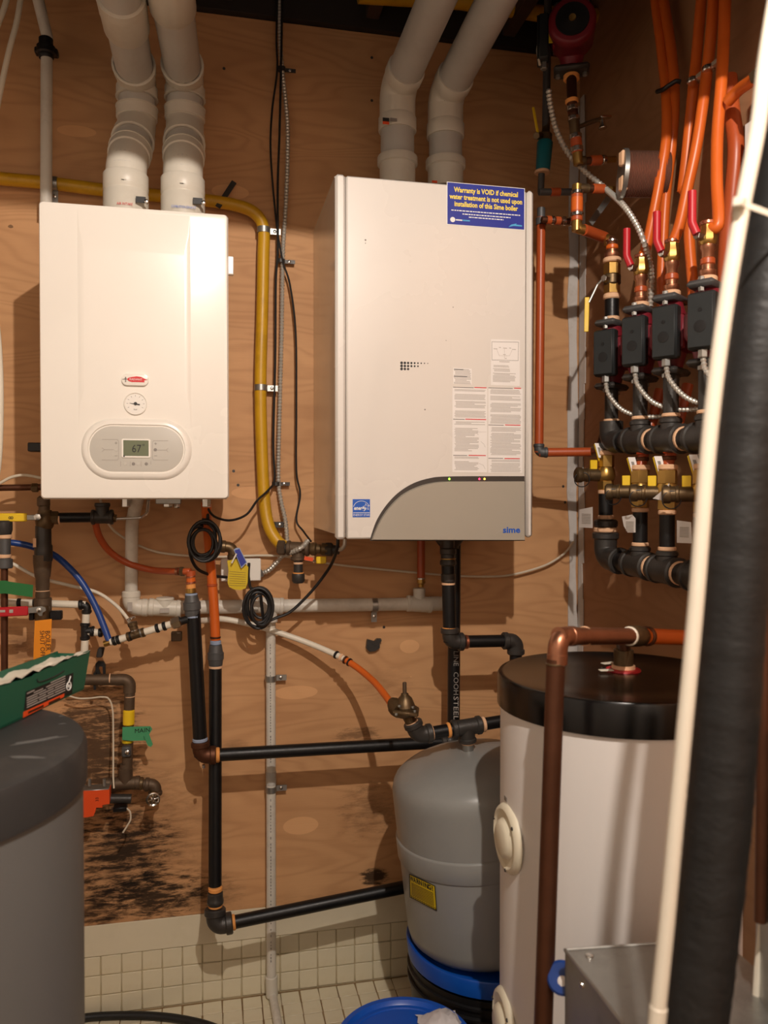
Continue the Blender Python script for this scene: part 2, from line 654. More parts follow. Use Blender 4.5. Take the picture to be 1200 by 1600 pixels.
def pipe(par, a, b, r, material, name='pipe', n=16, label=None):
    return part(name, M().cyl(a, b, r, n), material, par, label)

def hose(par, pts, r, material, name='tube', n=12, k=8, label=None):
    return part(name, M().sweep(spline(pts, k), r, n), material, par, label)

def band(par, p, d, r, w_, material, name='band', n=18, label=None):
    d = V(d).normalized()
    return part(name, M().cyl(V(p) - d * w_ / 2, V(p) + d * w_ / 2, r, n, w_ * 0.2), material, par, label)

def elbow(par, a, p, b, r, leg, material, name='elbow', lip=1.16, n=16, label=None):
    a, p, b = V(a), V(p), V(b)
    u, v = unit(p, a), unit(p, b)
    m = M()
    m.tube([p + u * leg, p, p + v * leg], r, n, bend=leg * 0.75, seg=7)
    if lip:
        m.cyl(p + u * leg * 0.62, p + u * leg * 1.04, r * lip, n, r * 0.12)
        m.cyl(p + v * leg * 0.62, p + v * leg * 1.04, r * lip, n, r * 0.12)
    return part(name, m, material, par, label)

def tee(par, p, d, b, r, leg, bleg, material, name='tee', lip=1.16, n=16, rb=None):
    p, d, b = V(p), V(d).normalized(), V(b).normalized()
    rb = rb or r
    m = M()
    m.cyl(p - d * leg, p + d * leg, r, n)
    m.cyl(p, p + b * bleg, rb, n)
    if lip:
        for s in (-1, 1):
            m.cyl(p + d * s * leg * 0.66, p + d * s * leg * 1.03, r * lip, n, r * 0.12)
        m.cyl(p + b * bleg * 0.72, p + b * bleg * 1.03, rb * lip, n, r * 0.12)
    return part(name, m, material, par)

def strap(par, p, d, r, side, material='galv', w_=0.016):
    """two-hole / one-hole pipe strap: a bent band around the pipe and a screwed ear"""
    p, d, side = V(p), V(d).normalized(), V(side).normalized()
    m = M()
    m.cyl(p - d * w_ / 2, p + d * w_ / 2, r + 0.0018, 18)
    e = p + side * (r + 0.014) + V((0, r * 0.3, 0))
    up = d
    nn = side.cross(up)
    m.obox(e, side, up, nn, 0.016, w_ / 2, 0.0012)
    o = part('strap', m, material, par)
    part('screw', M().lathe(e + V((0, -0.001, 0)), (0, -1, 0), [(0, 0.005), (0.002, 0.0045), (0.003, 0.002), (0.0031, 0)], 10), 'chrome', o)
    return o

def flex(pts, r, pitch=0.009, k=10, n=10, deep=0.72):
    """flexible metal conduit: interlocked ribs along a curve"""
    p = resample(spline(pts, k), pitch / 2)
    rad = [r if i % 2 else r * deep for i in range(len(p))]
    return M().sweep(p, rad, n)
# ================================================================== THE SETTING
ROOM_L, ROOM_F, CEIL = -1.75, -3.3, 2.98
def c3(px, py):
    return tuple(W(px, py, 0.0))
ST = [((c3(185, 1330)), 0.24, 0.30, 0.6, (62, 38, 23), 1.0, 2.5),
      ((c3(150, 1180)), 0.14, 0.25, 0.85, (40, 25, 15), 1.6, 4.0),
      ((c3(195, 1330)), 0.15, 0.15, 0.9, (16, 10, 7), 1.3, 5.0),
      ((c3(230, 1400)), 0.20, 0.08, 0.9, (14, 9, 6), 1.5, 5.0),
      ((c3(140, 1420)), 0.12, 0.09, 0.75, (34, 19, 11), 1.2, 4.0),
      ((c3(575, 1265)), 0.10, 0.10, 0.5, (70, 42, 24), 0.9, 5.0),
      ((c3(585, 1370)), 0.05, 0.03, 0.9, (28, 17, 10), 2.6, 3.0),
      ((c3(560, 1150)), 0.08, 0.03, 0.55, (52, 33, 20), 1.5, 4.0),
      ((c3(30, 1010)), 0.06, 0.07, 0.6, (70, 32, 18), 1.0, 3.0),
      ((c3(600, 1070)), 0.10, 0.06, 0.3, (80, 48, 28), 0.8, 3.0),
      ((c3(365, 1170)), 0.05, 0.03, 0.5, (50, 38, 30), 1.0, 2.0),
      ((c3(500, 1420)), 0.30, 0.05, 0.4, (60, 40, 26), 0.7, 3.0),
      ((c3(320, 1400)), 0.12, 0.07, 0.6, (40, 25, 15), 1.0, 3.0)]
PL = [(c3(462, 1082), 0.062, 0.019), (c3(470, 1290), 0.052, 0.026), (c3(640, 1010), 0.03, 0.02), (c3(395, 770), 0.06, 0.018)]
plywood('plywood_low', (208, 160, 114), (150, 102, 64), ST, PL, 0.0)
plywood('plywood_up', (206, 158, 112), (148, 100, 62), (), ((c3(360, 300), 0.05, 0.02), (c3(120, 205), 0.05, 0.015)), 4.3)
plywood('plywood_side', (168, 126, 92), (132, 92, 62), (), (), 9.1, 'y')

wb = struct('wall_back', M().box((ROOM_L, 0.012, 0.0), (XR + 0.1, 0.10, CEIL)), 'wood_dark', 'plywood back wall carrying both boilers')
z_seam, z_ply = 1.455, 0.272
for (x0, x1, z0, z1, mt) in ((-1.34, XR, z_ply, z_seam - 0.0001, 'plywood_low'), (-1.34, XR, z_seam + 0.0001, 2.74, 'plywood_up'),
                             (ROOM_L, -1.343, z_ply, z_seam - 0.001, 'plywood_low'), (ROOM_L, -1.343, z_seam + 0.001, 2.74, 'plywood_up')):
    part('plywood_sheet', M().box((x0, 0.0, z0), (x1, 0.0125, z1), 0.0002), mt, wb)
# screws that hold the sheets
for px, py in ((365, 736), (372, 758), (182, 26), (350, 107), (581, 90), (581, 157), (350, 348), (880, 760), (883, 785), (600, 980)):
    p = W(px, py, 0)
    part('screw', M().lathe(p + V((0, 0.0005, 0)), (0, -1, 0), [(0, 0.0045), (0.0012, 0.004), (0.0014, 0)], 8), 'iron', wb)
wr = struct('wall_right', M().box((XR, ROOM_F, 0), (XR + 0.1, 0.012, CEIL)), 'plywood_side', 'brown right-hand wall behind the pump manifold')
part('sheathing_panel', M().box((XR - 0.002, -1.30, 0.06), (XR + 0.003, -0.03, 2.30), 0.001), 'plywood_side', wr)
# plaster smeared corner bead and wall joints
def jag(x0, x1, z0, z1, y, n=22, amp=0.006, d=V((0, -0.003, 0))):
    L_, R_ = [], []
    for i in range(n + 1):
        z = z0 + (z1 - z0) * i / n
        L_.append(V((x0 + random.uniform(-amp, amp), y, z)))
        R_.append(V((x1 + random.uniform(-amp, amp), y, z)))
    m = M()
    for i in range(n):
        m.prism([L_[i], R_[i], R_[i + 1], L_[i + 1]], d)
    return m
struct('trim_1', jag(XR - 0.034, XR - 0.004, 0.05, 2.6, -0.0005), 'plaster', 'plaster smear down the inside corner')
mm = M()
for i in range(24):
    z = 0.05 + i * 0.107
    a0, a1 = -0.012, -0.045 + random.uniform(-0.008, 0.006)
    mm.prism([V((XR - 0.003, a0, z)), V((XR - 0.003, a1, z)), V((XR - 0.003, a1 + random.uniform(-.006, .006), z + 0.107)), V((XR - 0.003, a0, z + 0.107))], V((-0.002, 0, 0)))
struct('trim_2', mm, 'plaster', 'plaster smear on the right wall beside the corner')
struct('wall_left', M().box((ROOM_L - 0.1, ROOM_F, 0), (ROOM_L, 0.1, CEIL)), 'drywall', 'plain left wall of the boiler room')
struct('wall_front', M().box((ROOM_L - 0.1, ROOM_F - 0.1, 0), (XR + 0.1, ROOM_F, CEIL)), 'drywall', 'plain wall behind the viewer')
cl = struct('ceiling', M().box((ROOM_L - 0.1, ROOM_F - 0.1, CEIL), (XR + 0.1, 0.1, CEIL + 0.06)), 'ceiling_dark', 'dark underside of the floor above')
x = -1.6
while x < XR:
    part('joist', M().box((x, ROOM_F, 2.77), (x + 0.038, 0.02, CEIL), 0.002), 'wood_dark', cl)
    x += 0.406
part('rim_joist', M().box((ROOM_L, -0.02, 2.742), (XR, 0.012, CEIL), 0.002), 'ceiling_dark', cl)

# unseen beam added between the lamp and the boilers to shade the wall tops
part('added_shade_beam', M().prism([V((ROOM_L, -1.15, 2.405)), V((XR, -1.15, 2.33)), V((XR, -1.15, 2.77)), V((ROOM_L, -1.15, 2.77))], V((0, 0.09, 0))), 'wood_dark', cl)
# tiled base course and painted strip under the plywood
bb = struct('baseboard_back', M().box((ROOM_L, 0.004, 0.0), (XR, 0.05, 0.272)), 'grout_pale', 'cream tiled base course under the plywood')
part('painted_strip', M().box((ROOM_L, -0.002, 0.1875), (XR, 0.02, 0.2715), 0.001), 'strip', bb)
PIT = 0.0535
tm = mesh('tile', M().box((-0.0254, 0.0, -0.0254), (0.0254, 0.012, 0.0254), 0.0012))
tm.materials.append(MATS['tile'])
for r in range(3):
    for i in range(46):
        x = -0.75 + i * PIT
        if x > XR - 0.02:
            continue
        o = bpy.data.objects.new('tile', tm)
        COL.objects.link(o)
        o.parent = bb
        o.location = (x + random.uniform(-.0006, .0006), 0.0005 + random.uniform(-.0007, .0007), FZ + 0.0275 + r * PIT)
        o.rotation_euler = (random.uniform(-.012, .012), random.uniform(-.008, .008), random.uniform(-.012, .012))
fl = struct('floor', M().box((ROOM_L - 0.1, ROOM_F - 0.1, -0.12), (XR + 0.1, 0.1, FZ - 0.003)), 'floor_far' if 'floor_far' in MATS else 'grout', 'cream tiled floor with brown grout')
tf = mesh('tile', M().box((-0.0254, -0.0254, -0.012), (0.0254, 0.0254, 0.0), 0.0012))
tf.materials.append(MATS['tile'])
for r in range(6):
    for i in range(36):
        x = -0.75 + i * PIT
        if x > XR - 0.02:
            continue
        o = bpy.data.objects.new('tile', tf)
        COL.objects.link(o)
        o.parent = fl
        o.location = (x + random.uniform(-.0008, .0008), -0.03 - r * PIT + random.uniform(-.0008, .0008), FZ + random.uniform(-.0006, .0006))
        o.rotation_euler = (random.uniform(-.01, .01), random.uniform(-.01, .01), random.uniform(-.015, .015))

# ================================================================== LEFT BOILER
B1 = 0.43
tl, br = W(59, 312, B1), W(358, 780, B1)
x0, x1, z0, z1 = tl.x, br.x, br.z, W(59, 312, B1).z
yf = -B1
b1 = thing('wall_boiler', 'white wall-hung boiler with round-ended grey control panel, reading 67', 'boiler', V(((x0 + x1) / 2, -0.2, z0)))
def fx(px):
    return W(px, 600, B1).x
def fz(px, py):
    return W(px, py, B1).z
part('back_frame', M().box((x0 + 0.02, -0.30, z0 + 0.012), (x1 - 0.02, -0.001, z1 - 0.01), 0.004), 'galv', b1)
part('casing', M().box((x0, yf + 0.004, z0), (x1, -0.06, z1), 0.006), 'enamel', b1)
# pressed front: a broad shallow raised field between two vertical creases, running from top to above the bottom edge
def rrect(xa, xb, za, zb, r, y, n=7):
    out = []
    for (cx, cz, a0) in ((xb - r, zb - r, 0), (xa + r, zb - r, 90), (xa + r, za + r, 180), (xb - r, za + r, 270)):
        for k in range(n + 1):
            a = math.radians(a0 + 90 * k / n)
            out.append(V((cx + r * math.cos(a), y, cz + r * math.sin(a))))
    return out
def raised(loops):
    """stack of equal-length loops closed by a face at the end"""
    m = M()
    k = len(loops[0])
    vs = [p for L_ in loops for p in L_]
    fs = []
    for i in range(len(loops) - 1):
        for j in range(k):
            j2 = (j + 1) % k
            fs.append([i * k + j, (i + 1) * k + j, (i + 1) * k + j2, i * k + j2])
    fs.append([(len(loops) - 1) * k + j for j in range(k)][::-1])
    return m.add(vs, fs)
fr = raised([rrect(x0 + 0.001, x1 - 0.001, z0 + 0.001, z1 - 0.001, 0.008, yf + 0.006), rrect(x0 + 0.003, x1 - 0.003, z0 + 0.003, z1 - 0.003, 0.008, yf + 0.001),
             rrect(x0 + 0.007, x1 - 0.007, z0 + 0.007, z1 - 0.007, 0.008, yf)])
front = part('front_cover', fr, 'enamel', b1)
xa, xb = fx(125), fx(296)
za, zb = fz(210, 655), fz(210, 338)
zb = z1 - 0.006
fld = raised([rrect(xa - 0.004, xb + 0.004, za - 0.03, zb, 0.004, yf + 0.0003), rrect(xa, xb, za + 0.03, zb - 0.045, 0.004, yf - 0.0022),
              rrect(xa + 0.010, xb - 0.010, za + 0.06, zb - 0.09, 0.004, yf - 0.0030)])
part('raised_field', fld, 'enamel', front)
# round-ended control panel
cx, cz = fx(214), fz(214, 702)
hw, hh = (fx(288) - fx(140)) / 2, (fz(214, 666) - fz(214, 738)) / 2
def stad(s, y):
    return rrect(cx - hw - s, cx + hw + s, cz - hh - s, cz + hh + s, (hh + s) * 0.98, y, 12)
cp = part('control_panel', raised([stad(0.017, yf + 0.0005), stad(0.013, yf - 0.0055), stad(0.008, yf - 0.008), stad(0.003, yf - 0.0085), stad(0.001, yf - 0.006)]), 'enamel', b1)
part('panel_face', raised([stad(0.0005, yf - 0.003), stad(-0.0015, yf - 0.0068), stad(-0.003, yf - 0.0072)]), 'panel_grey', cp)
yp = yf - 0.0074
def onp(px, py):
    p = W(px, py, B1)
    return V((p.x, yp, p.z))
lx, rx, lz, rz = onp(190, 687).x, onp(236, 687).x, onp(213, 716).z, onp(213, 686).z
part('display_bezel', raised([rrect(lx, rx, lz, rz, 0.004, yp), rrect(lx + .001, rx - .001, lz + .001, rz - .001, 0.003, yp - 0.002)]), 'enamel', cp)
part('display', raised([rrect(lx + .004, rx - .004, lz + .004, rz - .003, 0.001, yp - 0.001), rrect(lx + .0045, rx - .0045, lz + .0045, rz - .0035, 0.001, yp - 0.0026)]), 'lcd', cp)
text('67', 0.024, V((onp(214, 702).x, yp - 0.0028, onp(214, 702).z)), X3, Z3, 'print_black', cp, 'display_digits', 'CENTER', 0.85)
text('\u00b0', 0.016, V((onp(222.5, 699).x, yp - 0.0028, onp(222, 699).z)), X3, Z3, 'print_black', cp, 'display_digits')
part('display_mark', M().box(onp(194.5, 713) - V((0.0015, 0.003, 0.0015)), onp(194.5, 713) + V((0.0015, -0.0025, 0.0015))), 'print_black', cp)
def line(px0, py0, px1, py1, wd, f, material, par, name, y):
    a, b = f(px0, py0), f(px1, py1)
    a.y = b.y = y
    d = (b - a)
    s = d.normalized().cross(Y3) * wd / 2
    return M().prism([a - s, b - s, b + s, a + s], V((0, -0.0003, 0)))
ln = M()
for q in ((160, 687, 184, 687), (184, 687, 186, 690), (186, 690, 186, 716), (184, 719, 186, 716), (160, 719, 184, 719),
          (164, 703, 178, 703), (160, 700, 164, 703), (160, 706, 164, 703),
          (240, 689, 263, 689), (240, 689, 238.5, 692), (238.5, 692, 238.5, 716), (238.5, 716, 240, 719), (240, 719, 263, 719), (245, 703.5, 260, 703.5),
          (260, 703.5, 263, 700.5), (260, 703.5, 263, 706.5), (189, 721, 189, 729), (204, 721, 204, 729), (221, 721, 221, 729), (236, 721, 236, 726)):
    ln.v.extend([]); t = line(*q, 0.0011, onp, None, cp, '', yp)
    ln.add(t.v, t.f)
o = part('panel_print', ln, 'print_pale', cp); o['kind'] = 'stuff'
for s_, px, py in (('+', 182, 693), ('\u2013', 182, 712), ('+', 243.5, 694), ('\u2013', 243.5, 712)):
    text(s_, 0.012, onp(px, py), X3, Z3, 'print_grey', cp, 'button_mark', 'CENTER')
for px, py in ((182, 703), (243, 703), (196, 725), (209, 725), (216, 725), (229, 725)):
    p = onp(px, py)
    part('button', M().lathe(p, (0, -1, 0), [(0, 0.0036), (0.0006, 0.0034), (0.0007, 0)], 12), 'print_grey' if px in (209, 229, 243) else 'panel_grey', cp)
# pressure gauge
g = W(212, 631, B1); g.y = yf - 0.0015
gp = part('pressure_gauge', M().lathe(g, (0, -1, 0), [(0, 0.0245), (0.003, 0.0245), (0.0038, 0.0235), (0.003, 0.0222), (0.0015, 0.0218), (0.0012, 0)], 36), 'enamel', b1)
part('gauge_dial', M().lathe(g + V((0, -0.0012, 0)), (0, -1, 0), [(0, 0.0215), (0.0008, 0.0213), (0.0009, 0)], 32), 'gauge_face', gp)
yn = g.y - 0.0024
nd = M()
a = V((g.x - 0.0125, yn, g.z + 0.0008)); b_ = V((g.x + 0.009, yn, g.z - 0.0022))
s_ = (b_ - a).normalized().cross(Y3)
nd.prism([a - s_ * .0002, b_ - s_ * .0016, b_ + s_ * .0016, a + s_ * .0002], V((0, -0.0006, 0)))
nd.cyl(V((g.x, yn + .001, g.z)), V((g.x, yn - 0.0015, g.z)), 0.0035, 12)
part('needle', nd, 'print_black', gp)
tk = M()
for i in range(9):
    a = math.radians(210 - i * 30)
    c_ = V((math.cos(a), 0, math.sin(a)))
    t_ = V((-c_.z, 0, c_.x))
    q = V((g.x, yn + 0.0006, g.z)) + c_ * 0.017
    tk.obox(q, c_, t_, Y3, 0.0018, 0.0004, 0.0003)
part('dial_marks', tk, 'print_grey', gp)
text('bar', 0.006, V((g.x, yn + 0.0003, g.z - 0.0125)), X3, Z3, 'print_grey', gp, 'lettering', 'CENTER')
# maker's badge
q0, q1 = W(191, 594, B1), W(232, 594, B1)
bz = (q1.x - q0.x) / 2
def bst(s, y):
    c_ = W(211.5, 594, B1)
    return rrect(c_.x - bz - s, c_.x + bz + s, c_.z - 0.0125 - s, c_.z + 0.0125 + s, 0.011, y, 6)
bd = part('badge', raised([bst(0.001, yf - 0.001), bst(0.0, yf - 0.0088), bst(-0.002, yf - 0.0095), ]), 'enamel', b1)
yb = yf - 0.0096
def onb(px, py):
    p = W(px, py, B1)
    return V((p.x, yb, p.z))
pts = [onb(*p) for p in ((199, 593.5), (202, 591), (207, 590), (214, 589), (221, 590), (226, 592.5), (230.5, 594.5), (226, 595.5), (226.5, 598.5), (216, 598), (207, 598), (202, 596.5))]
part('badge_emblem', M().prism(pts, V((0, -0.0005, 0))), 'print_red', bd)
mt_ = M()
mt_.cyl(onb(197, 591), onb(197, 591) + V((0, -0.0006, 0)), 0.0016, 10)
mt_.box(onb(196.2, 598) - V((0, 0.0006, 0)), onb(197.8, 591))
mt_.box(onb(194.6, 592.5) - V((0, 0.0006, 0)), onb(199.4, 593.5))
part('badge_emblem', mt_, 'print_grey', bd)
text('RADIANT', 0.0062, onb(213, 594) + V((0, -0.0006, 0)), X3, Z3, 'print_white', bd, 'lettering', 'CENTER', 1.0)
# side catch, brackets, underside connections
c_ = W(362, 411, B1 - 0.02)
part('side_catch', M().box(V((x1 - 0.001, c_.y - 0.006, W(360, 426, B1).z)), V((x1 + 0.012, c_.y + 0.010, W(360, 397, B1).z)), 0.002), 'enamel', b1)
c_ = W(53, 699, 0.10)
part('mounting_bracket', M().box(c_ - V((0.011, 0.02, 0.011)), c_ + V((0.04, 0.02, 0.011)), 0.002), 'black', b1)
for px, off, rr, ln_ in ((197, 0.2, 0.011, 0.02), (262, 0.22, 0.012, 0.02), (276, 0.2, 0.008, 0.022), (322, 0.2, 0.012, 0.02)):
    c_ = W(px, 780, off)
    part('connection_stub', M().hexnut(V((c_.x, c_.y, z0 - ln_)), V((c_.x, c_.y, z0 + 0.02)), rr, 0.002), 'chrome', b1)
c_ = W(262, 787, 0.24)
part('connection_plate', M().box(V((c_.x - 0.028, c_.y - 0.01, z0 - 0.012)), V((c_.x + 0.032, c_.y + 0.01, z0 + 0.004)), 0.002), 'galv', b1)

# ================================================================== RIGHT BOILER
B2 = 0.403
yg = -B2
u0, u1 = W(524, 600, B2).x, W(833, 600, B2).x
v0, v1 = W(523, 843, B2).z, W(524, 271, B2).z
b2 = thing('wall_boiler', 'taller white wall-hung boiler with grey curved flap and blue warranty sticker', 'boiler', V(((u0 + u1) / 2, -0.2, v0)))
def h(px, py):
    p = W(px, py, B2)
    return p
part('casing', M().box((u0, yg + 0.012, v0 + 0.012), (u1, -0.001, v1), 0.002), 'steel_side', b2)
fl0, fl1 = h(541, 600).x, h(822, 600).x
for (xa, xb) in ((u0, fl0 - 0.0012), (fl1 + 0.0012, u1)):
    part('side_stile', M().box((xa, yg - 0.002, v0), (xb, yg + 0.02, v1), 0.006), 'enamel_b', b2)
door = part('front_door', M().box((fl0, yg, v0 + 0.0005), (fl1, yg + 0.02, v1 - 0.002), 0.004), 'enamel_b', b2)
part('seam_gasket', M().box((fl0 - 0.003, yg + 0.006, v0 + 0.004), (fl1 + 0.003, yg + 0.018, v1 - 0.004)), 'recess', b2)
# vent louvre dots, three rows growing smaller to the right
for r, (py, n) in enumerate(((567, 9), (571.8, 6), (576.5, 3))):
    for i in range(n):
        c_ = h(627.5 + i * 5.1, py + i * 0.1)
        rr = 0.0034 - i * 0.00028
        part('vent_hole', M().lathe(V((c_.x, yg + 0.0002, c_.z)), (0, -1, 0), [(0, rr), (0.0006, rr), (0.0004, rr * 0.8), (0.0003, 0)], 12), 'print_black', door)
# grey flap with its quarter-round shoulder and the dark strip above it
def flap_outline(grow):
    pts = []
    ctrl = [(580, 844), (583, 835), (592, 815), (606, 794), (626, 774), (650, 761), (675, 754), (700, 752), (760, 752), (819, 752)]
    if grow:
        ctrl = [(578, 845), (581, 833), (589, 812), (603, 790), (622, 770), (646, 755), (672, 747), (697, 744.5), (760, 744), (819.5, 744)]
    sp = spline([h(*p) for p in ctrl], 5)
    sp += [h(820, 845)] if grow else [h(819.5, 844)]
    return sp
rec = part('indicator_strip', M().prism([V((p.x, yg + 0.0005, p.z)) for p in flap_outline(True)], V((0, -0.0012, 0))), 'recess', b2)
flap = part('flap', M().prism([V((p.x, yg + 0.0002, p.z)) for p in flap_outline(False)], V((0, -0.009, 0)), 0.003), 'flap_grey', b2)
for px, mt in ((702, 'led_green'), (749, 'led_red'), (757, 'led_amber')):
    c_ = h(px, 748.4)
    part('indicator_light', M().lathe(V((c_.x, yg - 0.0006, c_.z)), (0, -1, 0), [(0, 0.0026), (0.0012, 0.0022), (0.0016, 0)], 10), mt, rec)
c_ = h(797, 828)
text('sime', 0.021, V((c_.x, yg - 0.0092, c_.z)), X3, Z3, 'print_blue', flap, 'lettering', 'CENTER', 1.15, 0.0006)
sw = M()
cv = [h(773, 833), h(778, 830), h(783, 827.5), h(786, 826.5)]
sw.prism([V((p.x, yg - 0.0091, p.z)) for p in cv] + [V((p.x, yg - 0.0091, p.z - 0.0012)) for p in cv[::-1]], V((0, -0.0003, 0)))
part('swoosh', sw, 'print_pale', flap)
# warranty sticker
ys = yg - 0.0005
sa, sb, sz0, sz1 = h(699, 290).x, h(819, 290).x, h(699, 350).z, h(699, 285).z
stk = part('warranty_sticker', M().box((sa, ys - 0.0006, sz0), (sb, ys + 0.001, sz1)), 'sticker_blue', b2)
part('sticker_edge', M().box((sa - 0.0015, ys - 0.0001, sz0 - 0.0015), (sb + 0.0015, ys + 0.001, sz1 + 0.0015)), 'print_white', stk)
sc_ = (sa + sb) / 2
yt = ys - 0.0007
def row(s, frac, size, mt, sx=1.0, bold=0.0, wmax=None, xo=0.0, name='lettering', al='CENTER'):
    return text(s, size, V((sc_ + xo, yt, sz1 + (sz0 - sz1) * frac)), X3, Z3, mt, stk, name, al, sx, bold)
row('Warranty is VOID if chemical', 0.165, 0.0168, 'print_yellow', 0.80, 0.0005)
row('water treatment is not used upon', 0.335, 0.0168, 'print_yellow', 0.80, 0.0005)
row('installation of this Sime boiler', 0.505, 0.0168, 'print_yellow', 0.80, 0.0005)
bars = M()
for frac, xa, xb in ((0.66, -0.088, 0.088), (0.735, -0.06, 0.062), (0.80, -0.044, 0.044)):
    x = xa
    while x < xb:
        L_ = random.uniform(0.003, 0.009)
        z = sz1 + (sz0 - sz1) * frac
        bars.box((sc_ + x, yt - 0.0002, z - 0.0012), (sc_ + min(x + L_, xb), yt, z + 0.0012))
        x += L_ + 0.0016
o = part('fine_print', bars, 'print_white', stk); o['kind'] = 'stuff'
lg = M().lathe(V((sa + 0.013, yt, sz0 + 0.011)), (0, -1, 0), [(0, 0.0062), (0.0003, 0.0062), (0.0003, 0.0036), (0.0001, 0.0034)], 20)
lg.box((sa + 0.021, yt - 0.0003, sz0 + 0.0095), (sa + 0.037, yt, sz0 + 0.0125))
part('sticker_logo', lg, 'print_white', stk)
part('sticker_logo', M().box((sa + 0.038, yt - 0.0003, sz0 + 0.0095), (sa + 0.056, yt, sz0 + 0.0125)), 'print_cyan', stk)
def P2(fx_, fz_):
    return V((sa + (sb - sa) * fx_, yt, sz1 + (sz0 - sz1) * fz_))
part('sticker_logo', M().prism([P2(.79, .965), P2(.83, .90), P2(.90, .865), P2(.89, .89), P2(.97, .90), P2(.97, .93), P2(.86, .93), P2(.82, .95)], V((0, -0.0003, 0))), 'print_cyan', stk)
# instruction label: printed lines, red rules, wiring diagram
lab = part('instruction_label', M().box((h(704, 640).x, ys, h(704, 739).z), (h(816, 640).x, ys + 0.0008, h(704, 530).z)), 'enamel_b', b2)
pap = M()
for (a_, b_, c_, d_) in ((708, 575, 737, 601), (707, 605, 761, 738), (763, 606, 816, 739), (767, 530, 812, 603)):
    p, q = h(a_, b_), h(c_, d_)
    pap.box((p.x, ys - 0.0001, q.z), (q.x, ys + 0.0004, p.z))
part('label_paper', pap, 'paper', lab)
ytl = ys - 0.0002
tb, tr_ = M(), M()
def bar(m, px0, py, px1, hh_):
    p, q = h(px0, py), h(px1, py + (px1 - px0) * 0.008)
    m.box((p.x, ytl - 0.0001, p.z - hh_), (q.x, ytl, p.z + hh_))
rnd = random.Random(3)
def block(px0, px1, py0, py1, step=1.85, ragged=0.25):
    y = py0
    while y < py1:
        e = px1 - (px1 - px0) * (rnd.random() ** 3) * 0.7 if rnd.random() < ragged * 2 else px1 - rnd.random() * 2
        bar(tb, px0 + rnd.choice((0, 0, 1, 2)), y, e, 0.00062)
        y += step
block(709, 736, 577, 600)
for a_, b_ in ((608.5, 612), (616, 624), (627, 638), (642, 652), (659, 664), (669, 706), (714, 717), (721, 735)):
    block(710 if a_ > 613 else 708, 759 if a_ < 660 else 748, a_, b_)
for a_, b_ in ((609, 616), (619, 626), (630, 644), (648, 661), (668, 674), (677, 712), (719, 722), (724, 737)):
    block(766, 814, a_, b_)
block(770, 796, 571, 573); block(770, 797, 576, 581); block(770, 806, 583, 597)
o = part('label_print', tb, 'print_pale', lab); o['kind'] = 'stuff'
for px0, py, px1 in ((741, 605.5, 760), (727, 655, 759.5), (732, 711.5, 759), (803, 606.5, 814), (789, 664, 813), (788, 716.5, 812)):
    bar(tr_, px0, py, px1, 0.0011)
o = part('label_rules', tr_, 'print_red', lab); o['kind'] = 'stuff'
hd = M()
for px0, py, px1 in ((708, 605, 740), (708, 655, 726), (708, 711.5, 730), (763, 606, 801), (763, 664, 787), (763, 716, 786), (709, 577, 724), (709, 588, 730)):
    bar(hd, px0, py, px1, 0.0009)
o = part('label_heading', hd, 'print_grey', lab); o['kind'] = 'stuff'
dg = M()
for q in ((768.5, 534, 810, 534.8), (810, 534.8, 809.5, 563.5), (809.5, 563.5, 768.5, 562.5), (768.5, 562.5, 768.5, 534)):
    t = line(*q, 0.0008, h, None, lab, '', ytl)
    dg.add(t.v, t.f)
part('diagram_frame', dg, 'print_grey', lab)
dg = M()
for (px, py, s_) in ((774, 545, 3), (781, 543, 1.5), (789, 544, 3), (797, 544, 1.5), (803, 546, 3), (788, 554, 2), (790, 560, 1.5), (788, 565, 8)):
    bar(dg, px - s_, py, px + s_, 0.0007)
for q in ((776, 546, 780, 556), (780, 556, 796, 556), (796, 556, 800, 547), (788, 545, 788, 560)):
    t = line(*q, 0.0004, h, None, lab, '', ytl)
    dg.add(t.v, t.f)
for q in ((745, 675, 747, 680), (747, 675, 760, 675), (751, 690, 756, 694), (756, 694, 758, 699), (748, 724, 755, 727), (755, 727, 758, 733)):
    t = line(*q, 0.0005, h, None, lab, '', ytl)
    dg.add(t.v, t.f)
o = part('diagram_lines', dg, 'print_pale', lab); o['kind'] = 'stuff'
# blue square efficiency sticker
p, q = h(551, 780), h(578, 808)
es = part('efficiency_sticker', M().box((p.x, ys - 0.0004, q.z), (q.x, ys + 0.001, p.z)), 'print_blue', b2)
yt2 = ys - 0.0006
w_e, h_e = q.x - p.x, p.z - q.z
arc = []
for k in range(15):
    a = math.radians(168 - 150 * k / 14)
    arc.append(V((p.x + w_e * (0.5 + 0.46 * math.cos(a)), yt2, p.z - h_e * 0.50 + h_e * 0.40 * math.sin(a))))
part('sticker_arc', M().sweep(arc, 0.0006, 6), 'print_white', es)
text('energy', 0.0125, V((p.x + w_e * 0.07, yt2, p.z - h_e * 0.50)), X3, (0.15, 0, 1), 'print_white', es, 'lettering', 'LEFT', 0.85, 0.0004)
star = []
sc2 = V((p.x + w_e * 0.78, yt2, p.z - h_e * 0.44))
for k in range(10):
    a = math.radians(100 + 36 * k)
    rr = 0.0085 if k % 2 == 0 else 0.0036
    star.append(sc2 + V((math.cos(a) * rr, 0, math.sin(a) * rr)))
m = M()
for k in range(10):
    a, b_ = star[k], star[(k + 1) % 10]
    m.sweep([a, b_], 0.0005, 5)
part('sticker_star', m, 'print_white', es)
part('sticker_rule', M().box((p.x + 0.001, yt2 - 0.0002, q.z + h_e * 0.23), (q.x - 0.001, yt2, q.z + h_e * 0.26)), 'print_white', es)
